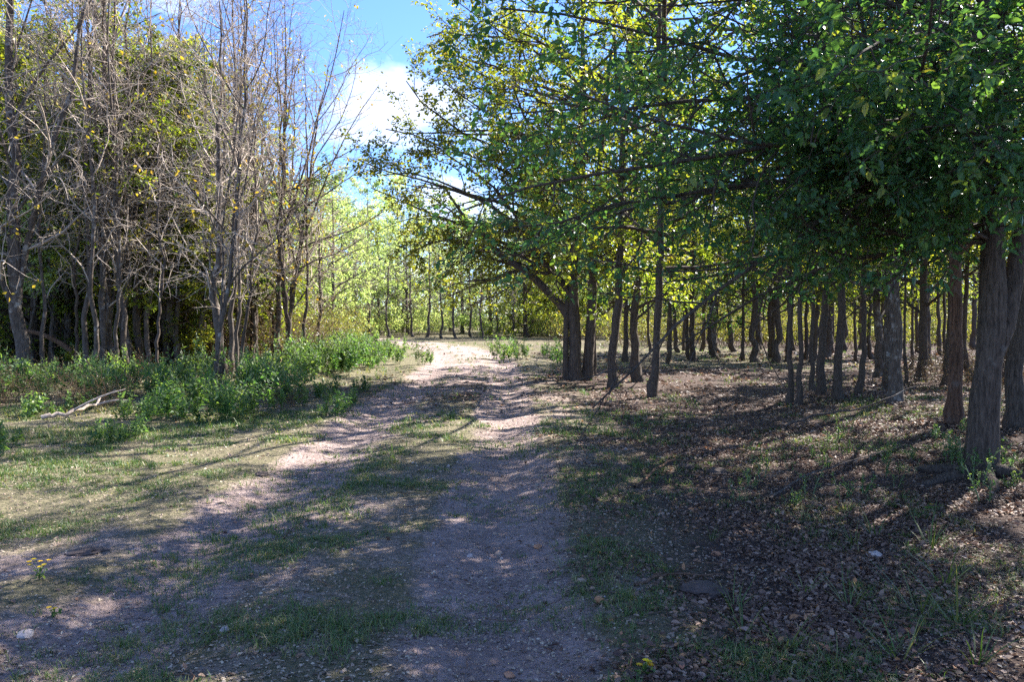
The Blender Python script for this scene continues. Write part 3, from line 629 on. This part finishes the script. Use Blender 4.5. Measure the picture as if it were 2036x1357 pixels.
for i in range(70):
    y = rs.uniform(22, 38); x = -rs.uniform(.22, .74) * y - 1
    place('bb%d' % (i % 2), (x, y, gz(x, y)), rs.random() * 6.28, rs.uniform(.8, 1.25), 'tangled brown thicket of vines growing behind the leafless trees', 'brown thicket on the weedy side', 'bush', name='thicket')
for i in range(16):
    y = rs.uniform(27, 44); x = (rs.uniform(470, 690) - 1018) * y / FPX
    if x > track_x(y) - 3: continue
    place('yb%d' % (i % 2), (x, y, gz(x, y)), rs.random() * 6.28, rs.uniform(.8, 1.2), 'yellowing sunlit bush growing behind the tall weeds', 'yellowing bushes on the weedy side', 'bush', name='yellow_bush')
for i in range(80):
    y = rs.uniform(38, 60); x = rs.uniform(3, 8 + .65 * y)
    place('yb%d' % (i % 2), (x, y, gz(x, y)), rs.random() * 6.28, rs.uniform(.8, 1.5), 'yellow-green sunlit bush growing beyond the dark grove', 'sunlit bushes beyond the grove', 'bush', name='yellow_bush')
for i in range(70):
    y = 72 + 20 * ((i * .618) % 1); x = -70 + 140 * i / 70
    place('pb0' if i % 3 else 'yb0', (x, y, gz(x, y)), rs.random() * 6.28, rs.uniform(.8, 1.9), 'tall bush in the scrub closing the view beyond the bend', 'scrub closing the view', 'bush', name='scrub_bush')
for i in range(40):
    y = rs.uniform(58, 70); x = rs.uniform(-28, 5)
    if abs(x - float(track_x(y))) < 2.2: continue
    place('pb0', (x, y, gz(x, y)), rs.random() * 6.28, rs.uniform(.45, 1.1), 'low yellow-green bush growing at the bend of the track', 'bushes at the bend', 'bush', name='yellow_bush')
for i in range(9):
    y = rs.uniform(12, 22); x = rs.uniform(.49, .62) * y
    place('bb%d' % (i % 2), (x, y, gz(x, y)), rs.random() * 6.28, rs.uniform(.35, .6), 'scrubby brown brush growing between trunks near the cedar', 'brush among the grove trunks', 'bush', name='thicket')

def weed_proto(key, seed, H, n, leaf=.14, spikes=True, per=17):
    rng = np.random.default_rng(seed); e = bpy.data.objects.new('leafy_weed', None); COL.objects.link(e)
    a = rng.random(n) * 6.28; p = np.stack([.12 * H * np.cos(a), .12 * H * np.sin(a), np.full(n, -.03)], -1)
    d = np.stack([np.cos(a) * .42, np.sin(a) * .42, np.ones(n)], -1) + .15 * rng.normal(size=(n, 3))
    L = H * (.65 + .45 * rng.random(n)); P = grow(p, d, L, 7, .07, .05, rng); R = .006 * (1 - .6 * np.linspace(0, 1, 7))[None].repeat(n, 0)
    q, dd, idx, t, rr = spawn(P, R, 4, .25, .85, 35, 60, rng); P2 = grow(q, dd, .32 * H * (.5 + .6 * rng.random(len(q))), 4, .1, .12, rng); R2 = np.full((len(q), 4), .003)
    g = Geo()
    v, f = tubes(P, R, 4); g.add(v, f); v, f = tubes(P2, R2, 3); g.add(v, f); obj('stem', g.mesh('stem', [M_SPIKE]), e)
    g = Geo()
    for PP, RR, k in ((P, R, per), (P2, R2, per // 3)):
        lp, ld, li, lt, lr = spawn(PP, RR, k, .18, 1, 45, 85, rng); m = len(lp)
        add_leaves(g, (lp, norm(ld + .2 * rng.normal(size=(m, 3))), rng.normal(size=(m, 3)) * .45 + [0, 0, 1], leaf * (1.15 - .6 * lt) * (.7 + .5 * rng.random(m)), .7 * rng.random(m) + .3 * lt), 0, True)
    c = obj('foliage', g.mesh('foliage', [M_WEED]), e); c['kind'] = 'stuff'
    if spikes:
        g = Geo(); tops = np.concatenate([P[:, -1], P2[:, -1]]); td = norm(np.concatenate([P[:, -1] - P[:, -2], P2[:, -1] - P2[:, -2]]) + [0, 0, .02]); m = len(tops)
        PS = grow(tops, td, .07 + .06 * rng.random(m), 4, .05, .05, rng); RS = np.array([.006, .009, .007, .001])[None].repeat(m, 0)
        v, f = tubes(PS, RS, 5); g.add(v, f, r=.5); obj('flower_spike', g.mesh('flower_spike', [M_SPIKE]), e)['kind'] = 'stuff'
    PROTO[key] = e; hide_proto(e)
for i in range(4): weed_proto('weed%d' % i, 200 + i, .70 + .13 * i, 5 + i, .12 + .015 * (i % 2), i != 1)
for i in range(2): weed_proto('small%d' % i, 220 + i, .36, 5, .075, False, 11)
weed_proto('sprig0', 230, .22, 3, .04, False, 9); weed_proto('sprig1', 231, .3, 2, .035, False, 10)
for i in range(16):
    px = rs.uniform(-40, 640); py = rs.uniform(748, 815) - max(0, px - 560) * .25; x, y = site(px, py)
    place('bb%d' % (i % 2), (x, y, gz(x, y)), rs.random() * 6.28, rs.uniform(.22, .45), 'dry brown stalks of a dead weed among the green weeds', 'dead stalks among the weeds', 'weed', name='dead_weed')
def weed(px, py, s, label, group, key=None):
    x, y = site(px, py)
    place(key or 'weed%d' % rs.randrange(4), (x, y, gz(x, y)), rs.random() * 6.28, s, label, group, 'weed')
FW = 'weeds in front of the leafless trees'
for i in range(42):
    px = rs.uniform(-60, 250); py = rs.uniform(752, 806)
    weed(px, py, rs.uniform(.4, .85), 'bluish-green leafy weed growing round the foot of the thickest bare tree', FW)
for px, py, s in [(345, 838, .95), (372, 828, 1.), (405, 842, .72), (330, 820, .8), (440, 836, .75), (470, 838, .85), (498, 834, .8), (520, 822, .9), (310, 842, .55), (388, 812, .9)]:
    weed(px, py, s * .82, 'leafy weed with pale flower spikes catching sun at the turf edge', 'sunlit weeds at the turf edge')
for i in range(44):
    px = rs.uniform(250, 600); py = rs.uniform(752, 806) - max(0, (px - 560)) * .3
    weed(px, py, rs.uniform(.45, .95), 'dark green leafy weed massed beneath the slim bare trees', 'weeds massed beneath the slim bare trees')
for i in range(76):
    t = rs.random(); px = 585 + 200 * t + rs.uniform(-30, 30); py = rs.uniform(700, 760 - 24 * t)
    x, y = site(px, py)
    if x > float(track_x(y)) - 1.75: continue
    weed(px, py, rs.uniform(.5, 1.05), 'tall bright green weed in the thick bank of weeds lining the track', 'bank of tall weeds lining the track')
for i in range(36):
    px = rs.uniform(0, 760); py = 812 + rs.uniform(0, 26) - max(0, px - 480) * .24
    x, y = site(px, py)
    if x < float(track_x(y)) - 1.6: weed(px, py, rs.uniform(.5, 1.2), 'small weed straggling out from the weed bank onto the turf', 'small weeds straggling onto the turf', 'small%d' % (i % 2))
for px, py, s in [(838, 727, .75), (852, 726, .7)]: weed(px, py, s, 'lone bright green weed at the verge by the pale sandy stretch', 'pair of weeds at the verge')
for px, py in [(985, 716), (1000, 722), (1018, 720), (1034, 716), (1045, 712), (1010, 710), (1108, 728), (1120, 724), (1085, 712)]:
    weed(px, py, rs.uniform(.65, .85), 'green weed in the clump across the track from the weed bank', 'weed clump across the track')
for px, py, s, k in [(203, 886, 1.0, 'small0'), (212, 880, .9, 'small1'), (262, 872, .8, 'small1'), (285, 866, .9, 'small0'), (240, 880, .6, 'small0')]:
    weed(px, py, s, 'small scraggly weed standing on the sunny turf', 'small weeds on the sunny turf', k)
for px, py, s in [(672, 826, 1.25), (690, 818, 1.0), (655, 806, .8), (705, 805, .9), (640, 826, .7)]:
    weed(px, py, s, 'small dark weed growing between the wheel rut and the turf', 'small weeds beside the rut', rs.choice(['small0', 'small1']))
for px, py in [(8, 905), (20, 890)]: weed(px, py, 1.0, 'small dark weed where the sunny turf meets shade', 'weeds where turf meets shade', 'small0')
for i in range(34):
    px = rs.uniform(1450, 2030); py = rs.uniform(860, 1010)
    weed(px, py, rs.uniform(.5, 1.1), 'tiny green sprig growing through the leaf litter near the big elm', 'sprigs in the leaf litter', 'sprig%d' % (i % 2))
for px, py, s in [(1925, 950, 1.3), (1940, 960, 1.2), (1975, 945, 1.4), (1905, 940, 1.1), (1890, 900, 1.3), (1985, 930, 1.1)]:
    weed(px, py, s, 'green sprig growing against the foot of the big elm', 'sprigs at the foot of the big elm', 'sprig%d' % rs.randrange(2))

# ------------------------------------------------------------------ grass and litter
rng = np.random.default_rng(77)
def scatter(n, d0, d1, half):
    d = d0 * (d1 / d0) ** rng.random(n); x = d * rng.uniform(-half, half, n); return x, d
def blades(x, y, h, w, lean, rnd):
    n = len(x); z = ground_z(x, y) - .004; a = rng.random(n) * 6.28; s = np.stack([np.cos(a), np.sin(a), np.zeros(n)], -1); f = np.stack([-np.sin(a), np.cos(a), np.zeros(n)], -1)
    b = np.stack([x, y, z], -1); up = np.array([0, 0, 1.]); H = h[:, None]; W = w[:, None]; Ln = lean[:, None]
    m = b + up * H * .55 + f * H * Ln * .35; t = b + up * H * (1 - .3 * Ln) + f * H * Ln
    v = np.stack([b - s * W, b + s * W, m + s * W * .7, m - s * W * .7, t], 1).reshape(-1, 3); k = np.arange(n)[:, None] * 5
    return v, k + np.array([[0, 1, 2, 3]]), k + np.array([[3, 2, 4]]), np.repeat(rnd, 5)
def grass_patch(nt, d0, d1, per, hs, prob, seed):
    x, y = scatter(nt, d0, d1, .72); k = rng.random(nt) < prob(x, y); x, y = x[k], y[k]
    tuft_h = hs * (.35 + 1.2 * fnoise(x, y, .9, 41)) * (.45 + 1.1 * rng.random(len(x)) ** 2)
    tr = np.clip(.27 + .75 * fnoise(x, y, 1.7, 42) * smooth(-.2, 1.2, fnoise(x, y, 5., 43) + .25 * smooth(3, 6, -x)), 0, 1)
    X_ = np.repeat(x, per) + rng.normal(size=len(x) * per) * .017 * np.repeat(1 + y * .06, per); Y_ = np.repeat(y, per) + rng.normal(size=len(x) * per) * .017 * np.repeat(1 + y * .06, per)
    n = len(X_)
    return blades(X_, Y_, np.repeat(tuft_h, per) * (.5 + .8 * rng.random(n)), .0022 * np.repeat(np.maximum(1, y / 5), per) * (.7 + .6 * rng.random(n)), .4 + 1.1 * rng.random(n), np.clip(np.repeat(tr, per) + .25 * rng.normal(size=n), 0, 1))
def prob_turf(x, y):
    u = x - track_x(y); n = fnoise(x, y, .8, 44)
    left = smooth(-1.2, -2.6, u); mid = (.6 + .3 * (1 - smooth(6, 10, y))) * np.exp(-(u / 1.5) ** 2); rgt = .35 * smooth(1.2, 2., u)
    base = left * (.6 + .9 * smooth(6, 9, y)) + mid + rgt + .5 * smooth(22, 28, y) * smooth(.3, 1.2, np.abs(np.abs(u) - 1))
    return np.clip(base * smooth(.43, .66, n) * 1.5, 0, 1) * (1 - .6 * dirt_mask(x, y))
g = Geo()
for a in ((48000, 2.6, 13, 9, .048), (20000, 9, 45, 5, .09)):
    v, q, t, r = grass_patch(a[0], a[1], a[2], a[3], a[4], prob_turf, 0); g.add(v, q, t, 0, r, sm=False)
tag(obj('grass', g.mesh('grass', [M_GRASS])), 'short patchy grass growing over the turf and between the ruts', 'grass', kind='stuff')
print('grass verts', g.n)
# taller grass tufts standing one by one on the litter side
def tuft(i):
    r2 = np.random.default_rng(300 + i); n = 11; a = r2.random(n) * 6.28; g = Geo()
    P = grow(np.stack([.02 * np.cos(a), .02 * np.sin(a), np.full(n, -.01)], -1), np.stack([np.cos(a) * .6, np.sin(a) * .6, np.ones(n)], -1), .12 + .16 * r2.random(n), 6, .06, -.13, r2)
    s = norm(np.cross(P[:, 1] - P[:, 0], [0, 0, 1.])); w = .0026 * np.array([.8, 1, .95, .8, .5, .08])
    v = np.stack([P + s[:, None] * w[None, :, None], P - s[:, None] * w[None, :, None]], 2).reshape(-1, 3)
    k = (np.arange(n)[:, None] * 12 + np.arange(5)[None] * 2).reshape(-1, 1); g.add(v, k + np.array([[0, 1, 3, 2]]), r=np.repeat(.25 + .5 * r2.random(n), 12), sm=True)
    return g.mesh('grass_tuft', [M_GRASS])
TUFTS = [tuft(i) for i in range(4)]
tufts = [(1130, 1010, 1.0), (1165, 985, 1.2), (1480, 1260, 1.1), (1460, 1215, 1.), (1330, 1140, .8), (1740, 1065, 1.3), (1700, 1085, 1.2), (1850, 1090, 1.5), (1880, 1160, 1.7), (1905, 1240, 1.8), (1830, 1220, 1.6), (1690, 1210, 1.1), (1560, 1290, 1.3), (1790, 1310, 1.4), (1270, 935, .9), (1490, 995, .9), (1940, 1320, 1.4), (1660, 1330, 1.1), (1240, 1120, .7), (1120, 1130, .7), (1415, 1075, .8), (1600, 1180, .9)]
for i, (px, py, s) in enumerate(tufts):
    x, y = site(px, py); o = obj('grass_tuft', TUFTS[i % 4], None, (x, y, gz(x, y)), (0, 0, i * 1.7), s)
    tag(o, 'arching tuft of long green grass standing in the brown leaf litter', 'grass tuft', 'grass tufts in the leaf litter')

# leaf litter: nearest leaves one by one, the rest as a carpet
n = 190000
x, y = scatter(n, 2.7, 34, .75); pr = litter_mask(x, y) * (.12 + 1.3 * smooth(.3, .7, fnoise(x, y, .8, 51))) * (1 - .8 * dirt_mask(x, y)) + .012
x2, y2 = scatter(150000, 2.7, 11, .75); pr2 = litter_mask(x2, y2) * (.10 + 1.3 * smooth(.3, .7, fnoise(x2, y2, .8, 51))) * (1 - .8 * dirt_mask(x2, y2))
x, y, pr = np.concatenate([x, x2]), np.concatenate([y, y2]), np.concatenate([pr, pr2]); n = len(x)
k = rng.random(n) < pr; x, y = x[k], y[k]; n = len(x)
size = (.016 + .034 * rng.random(n) ** 1.5) * np.maximum(1, y / 8)
ax = rng.normal(size=(n, 3)) * [1, 1, .22]; nm = np.array([0, 0, 1.]) + .55 * rng.normal(size=(n, 3)); rn = np.clip(rng.random(n) ** 1.2, 0, 1)
pos = np.stack([x, y, ground_z(x, y) + .006 + .012 * rng.random(n)], -1)
infr = (np.abs(x) < .60 * y) & (y > 3.5)
order = np.argsort(np.where(infr, -size / y, 0))[:290]
sel = np.zeros(n, bool); sel[order] = True
g = Geo()
for kk, hx in ((~sel & (y < 6), True), (~sel & (y >= 6), False)): add_leaves(g, (pos[kk], ax[kk], nm[kk], size[kk], rn[kk]), 0, hx)
tag(obj('leaf_litter', g.mesh('leaf_litter', [M_LITTER])), 'carpet of brown fallen leaves under the elm and grove', 'leaf litter', kind='stuff')
print('litter', n)
n = 60000
x, y = scatter(n, 2.6, 16, .72); k = rng.random(n) < .25 + .75 * smooth(.35, .65, fnoise(x, y, .6, 61)); x, y = x[k], y[k]; n = len(x)
g = Geo(); add_leaves(g, (np.stack([x, y, ground_z(x, y) + .004], -1), rng.normal(size=(n, 3)) * [1, 1, .12], np.array([0, 0, 1.]) + .3 * rng.normal(size=(n, 3)), (.010 + .02 * rng.random(n)) * np.maximum(1, y / 6), rng.random(n)), 0, False)
tag(obj('straw_debris', g.mesh('straw_debris', [M_STRAW])), 'fine crumbs of straw and broken leaf strewn over track and turf', 'debris', kind='stuff')
CR = norm(np.array([[1, 0, -.4], [-.6, .8, -.3], [-.5, -.8, -.4], [.1, .1, 1.]])); n = 26000
x, y = scatter(n, 2.6, 15, .72); k = rng.random(n) < .15 + .85 * smooth(.4, .7, fnoise(x, y, .5, 63)); x, y = x[k], y[k]; n = len(x)
sz = (.003 + .010 * rng.random(n) ** 3) * np.maximum(1, y / 6); a = rng.random(n) * 6.28; c_, s_ = np.cos(a)[:, None], np.sin(a)[:, None]
v = CR[None] * (1 + .35 * rng.normal(size=(n, 4, 1))); v = np.stack([v[..., 0] * c_ - v[..., 1] * s_, v[..., 0] * s_ + v[..., 1] * c_, v[..., 2] * .8], -1) * sz[:, None, None] + np.stack([x, y, ground_z(x, y) + sz * .3], -1)[:, None, :]
b = np.arange(n)[:, None] * 4; g = Geo(); g.add(v.reshape(-1, 3), None, np.concatenate([b + np.array([f]) for f in ((0, 1, 3), (1, 2, 3), (2, 0, 3))]), 0, sm=False)
tag(obj('soil_crumbs', g.mesh('soil_crumbs', [M_ROCK['tan']])), 'loose crumbs of dry soil and grit strewn over the dirt track', 'grit', kind='stuff')
n = 900; x, y = scatter(n, 2.8, 14, .72); k = rng.random(n) < litter_mask(x, y) + .1; x, y = x[k], y[k]; n = len(x); a = rng.random(n) * 6.28
P = np.empty((n, 5, 3)); L_ = .06 + .3 * rng.random(n) ** 2; P[:, 0, 0], P[:, 0, 1] = x, y
for i in range(1, 5): a = a + .25 * rng.normal(size=n); P[:, i, 0] = P[:, i - 1, 0] + np.cos(a) * L_ / 4; P[:, i, 1] = P[:, i - 1, 1] + np.sin(a) * L_ / 4
P[:, :, 2] = ground_z(P[:, :, 0], P[:, :, 1]) + .012 + .02 * rng.random((n, 1)); v, q = tubes(P, (.0016 + .003 * rng.random((n, 1)) ** 2) * np.linspace(1, .5, 5)[None], 4); g = Geo(); g.add(v, q)
tag(obj('twig_debris', g.mesh('twig_debris', [B_BROWN])), 'broken twigs scattered through the fallen leaves', 'debris', kind='stuff')
def one_leaf(name, r, m, curl=.0):
    v, q, t = leaves(np.zeros((1, 3)), np.array([[1., 0, 0]]), np.array([[0, 0, 1.]]), np.array([1.]), True)
    v[:, 2] += curl * v[:, 0] ** 2
    return make_mesh(name, v, quads=q, mats=[m], rnd=np.full(6, r))
from mathutils import Matrix
def basis(p, a, nn, s):
    A = Vector(a).normalized(); S = Vector(nn).cross(A).normalized(); Nn = A.cross(S)
    return Matrix(((A.x * s, S.x * s, Nn.x * s, p[0]), (A.y * s, S.y * s, Nn.y * s, p[1]), (A.z * s, S.z * s, Nn.z * s, p[2]), (0, 0, 0, 1)))
DL = [one_leaf('fallen_leaf', r, M_LITTER, c) for r, c in ((.1, .12), (.3, -.1), (.5, .15), (.7, .1), (.85, -.12), (.98, .1))]
for i in order:
    o = obj('fallen_leaf', DL[min(5, int(rn[i] * 6))]); o.matrix_world = basis(pos[i], ax[i], nm[i], size[i] * 1.1)
    tag(o, 'dry brown fallen leaf lying loose on the ground', 'leaf', 'fallen leaves lying loose')

# ------------------------------------------------------------------ stones, sticks, flowers
def stone(px, py, wpx, col, label, h=.6, seed=0, kind='rock', group=None):
    x, y = site(px, py); r = wpx / 2 * y / FPX; r2 = np.random.default_rng(seed + int(px))
    import bmesh
    bm = bmesh.new(); bmesh.ops.create_icosphere(bm, subdivisions=3 if kind != 'rock' else 2, radius=1)
    v = np.array([w.co[:] for w in bm.verts]); dirs = norm(r2.normal(size=(9, 3))); off = .62 + .35 * r2.random(9)
    for dd, of in zip(dirs, off + (.25 if kind != 'rock' else 0)):
        pr = v @ dd; v = v - np.clip(pr - of, 0, None)[:, None] * dd
    v *= 1 + (.13 if kind != 'rock' else .04) * r2.normal(size=(len(v), 1)); v *= np.array([r * 1.15, r * .9, r * h * 1.3])
    for w, c in zip(bm.verts, v): w.co = c
    me = bpy.data.meshes.new('rock'); bm.to_mesh(me); bm.free(); me.materials.append(M_ROCK[col])
    return tag(obj(kind, me, None, (x, y, gz(x, y) + r * h * (.1 if kind != 'rock' else .3)), (0, 0, r2.random() * 6)), label, 'stone' if kind == 'rock' else 'clod', group)
stone(447, 1256, 27, 'pale', 'pale pinkish rock lying alone in the sparse grass of the track', .45)
stone(1191, 1198, 22, 'orange', 'rounded orange rock at the edge of the leaf litter', .75)
stone(991, 1104, 17, 'tan', 'small tan rock on the bare rut')
stone(1157, 1158, 20, 'tan', 'tan rock beside green grass at the rut edge')
stone(1742, 1108, 30, 'pale', 'whitish rock lying in dark leaf litter')
stone(1424, 1104, 18, 'orange', 'orange rock among leaves on the shaded litter')
stone(1070, 1090, 20, 'orange', 'flat reddish rock at the border of rut and litter', .45)
stone(1177, 958, 18, 'orange', 'flat orange-brown rock above the bare rut', .4)
stone(50, 1264, 40, 'pale', 'flat greyish slab lying by the turf edge of the track', .28)
stone(1013, 1346, 26, 'orange', 'flat orange rock on bare shaded dirt', .4)
stone(1563, 1142, 12, 'pale', 'small pale pebble in the leaf litter', .6)
stone(1868, 1196, 18, 'tan', 'tan rock tucked under arching grass', .6)
stone(935, 1108, 14, 'pale', 'small pale stone next to the tan rut rock', .6)
stone(1400, 1178, 85, 'dark', 'broad dark lump of soil in the leaf litter', .28, kind='soil_clod')
stone(1428, 942, 44, 'dark', 'dark lump of soil near a fallen stick', .35, kind='soil_clod')
stone(1362, 932, 34, 'dark', 'small dark mound of soil under a fallen stick', .4, kind='soil_clod')
stone(520, 945, 30, 'dark', 'dark crumbly clod at the shaded turf edge', .3, kind='soil_clod')
stone(170, 1100, 60, 'dark', 'low crumbly soil mound by the yellow wildflowers', .2, kind='soil_clod')
for i in range(70):
    px = rs.uniform(250, 1250); py = rs.uniform(830, 1340)
    stone(px, py, rs.uniform(4, 9), rs.choice(['tan', 'pale', 'orange', 'tan']), 'tiny pebble scattered on the bare dirt of the track', .7, i, group='pebbles on the track')

def stick(pts, r, bark, label, name='fallen_stick', side=()):
    """pts: (px, py, lift) on the ground"""
    P = np.array([[*site(a, b)[:2], 0] for a, b, c in pts]); P[:, 2] = ground_z(P[:, 0], P[:, 1]) + np.array([c for _, _, c in pts]) + r
    s = np.linspace(0, 1, len(P)); h = np.linspace(0, 1, 14); Q = np.stack([np.interp(h, s, P[:, k]) for k in range(3)], -1)
    r2 = np.random.default_rng(int(pts[0][0])); Q[1:-1] += r2.normal(size=(12, 3)) * r * .5
    o = Q[0].copy(); v, q = tubes((Q - o)[None], (r * (1 - .6 * h))[None], 7); g = Geo(); g.add(v, q)
    ob = obj(name, g.mesh(name, [bark]), None, tuple(o)); tag(ob, label, 'branch')
    for t, dirv, L in side:
        i = int(t * 13); d = Vector(dirv).normalized()
        PP = np.array([(Q[i] - o) + np.array(d) * L * w + np.array([0, 0, .04 * math.sin(3 * w)]) for w in np.linspace(0, 1, 7)])
        v, q = tubes(PP[None], (r * .6 * (1 - .6 * np.linspace(0, 1, 7)))[None], 6); g = Geo(); g.add(v, q); obj('side_branch', g.mesh('side_branch', [bark]), ob)
    return ob
stick([(82, 838, .01), (135, 833, .04), (185, 822, .10), (232, 803, .2)], .035, B_BLEACH, 'bleached dead branch lying on the sunny turf before the weeds', 'dead_branch', side=[(.45, (.75, .55, .35), .75), (.7, (.9, .1, .1), .5)])
stick([(1262, 972, .0), (1330, 924, .03), (1420, 925, .03)], .014, B_BROWN, 'brown stick lying beside dark soil lumps at the litter edge')
stick([(1262, 1168, .0), (1330, 1148, .01), (1440, 1150, .01)], .010, B_BROWN, 'long thin twig lying across the shaded leaf litter')
stick([(1530, 1000, .02), (1600, 960, .06), (1800, 905, .1)], .012, B_GREY, 'grey stick lying on the litter toward the big elm')
stick([(1560, 858, .05), (1640, 842, .12), (1720, 830, .1), (1830, 812, .3)], .022, B_GREY, 'fallen grey bough propped between trunks of the grove')
stick([(1730, 1230, .0), (1800, 1250, .02), (1850, 1262, .02)], .008, B_BROWN, 'short twig on dark litter under arching grass')
stick([(560, 1075, .0), (590, 1050, .01), (620, 1035, .0)], .006, B_BROWN, 'thin twig lying on the bare turf side of the track')
# fallen roots of the elm
for i, (a, L) in enumerate([(200, .8), (255, .7), (150, .5), (310, .6)]):
    d = np.array([math.sin(math.radians(a)), math.cos(math.radians(a)), 0]); w = np.linspace(0, 1, 8)[:, None]
    P = d * (.12 + L * w); P[:, 2] = [gz(bx + p[0], by + p[1]) - bz + .035 * (1 - k) - .02 * k for p, k in zip(P, w[:, 0])]
    P[:, :2] += np.random.default_rng(i).normal(size=(8, 2)) * .02
    v, q = tubes(P[None], (.075 * (1 - .75 * w[:, 0]))[None], 8); gg = Geo(); gg.add(v, q); obj('root', gg.mesh('root', [B_ELM]), big_elm)
# leaning dead trunk between the thickest bare tree and its neighbour
x0, y0 = site(192, 752); x1 = (48 - 1018) * 19.5 / FPX; 
P = np.array([(0, 0, -.1), (-.35, .05, .35), (-.75, .1, .75), (-1.25, 0, 1.05), (x1 - x0, -.1, 1.2)])
h = np.linspace(0, 1, 16); Q = np.stack([np.interp(h, np.linspace(0, 1, 5), P[:, k]) for k in range(3)], -1)
for _ in range(2): Q[1:-1] = .5 * Q[1:-1] + .25 * (Q[2:] + Q[:-2])
v, q = tubes(Q[None], (.085 * (1 - .45 * h))[None], 8); g = Geo(); g.add(v, q)
tag(obj('leaning_trunk', g.mesh('leaning_trunk', [B_BROWN]), None, (x0, y0, gz(x0, y0))), 'brown dead trunk leaning against the thickest bare tree', 'trunk')

def flower(px, py, n, s, label):
    x, y = site(px, py); e = bpy.data.objects.new('wildflower', None); COL.objects.link(e); e.location = (x, y, gz(x, y)); tag(e, label, 'flower', None)
    r2 = np.random.default_rng(int(px))
    for i in range(n):
        a = r2.random() * 6.28; top = np.array([math.cos(a) * s * .5, math.sin(a) * s * .5, s * (.8 + .4 * r2.random())])
        P = np.array([top * w * np.array([w, w, 1]) for w in np.linspace(0, 1, 5)]); v, q = tubes(P[None], np.full((1, 5), .0015), 4); g = Geo(); g.add(v, q, r=.2); st = obj('stem', g.mesh('stem', [M_WEED]), e)
        m = 8; aa = np.arange(m) * 6.28 / m; g = Geo(); ax_ = np.stack([np.cos(aa), np.sin(aa), np.full(m, .25)], -1)
        add_leaves(g, (np.repeat(top[None], m, 0), ax_, np.repeat([[0, 0, 1.]], m, 0), np.full(m, .017), r2.random(m)), 0, True); obj('blossom', g.mesh('blossom', [M_PETAL]), st)
    m = 20; g = Geo(); pp = r2.normal(size=(m, 3)) * [s * .2, s * .2, 0] + np.stack([np.zeros(m), np.zeros(m), s * .7 * r2.random(m)], -1)
    add_leaves(g, (pp, r2.normal(size=(m, 3)), r2.normal(size=(m, 3)) + [0, 0, 1], np.full(m, .03), r2.random(m)), 0, True); obj('foliage', g.mesh('foliage', [M_WEED]), e)
flower(78, 1155, 9, .10, 'clump of yellow wildflowers by the soil mound')
flower(108, 1228, 2, .05, 'tiny yellow wildflower below the larger clump')
flower(1282, 1345, 5, .07, 'yellow wildflowers growing in shaded litter edge')
flower(1848, 1016, 1, .04, 'single yellow flower in dark litter below the big elm')

# the largest-showing elm leaves, one object each
EL = [one_leaf('leaf', r, M_ELM, k) for r, k in ((.1, -.1), (.4, -.15), (.6, -.05), (.75, -.1), (.9, -.1), (.99, -.12))]
for i in range(len(LEAF1[0])):
    o = obj('leaf', EL[min(5, int(LEAF1[4][i] * 6))], big_elm); o.matrix_basis = basis(LEAF1[0][i], LEAF1[1][i], LEAF1[2][i], LEAF1[3][i])
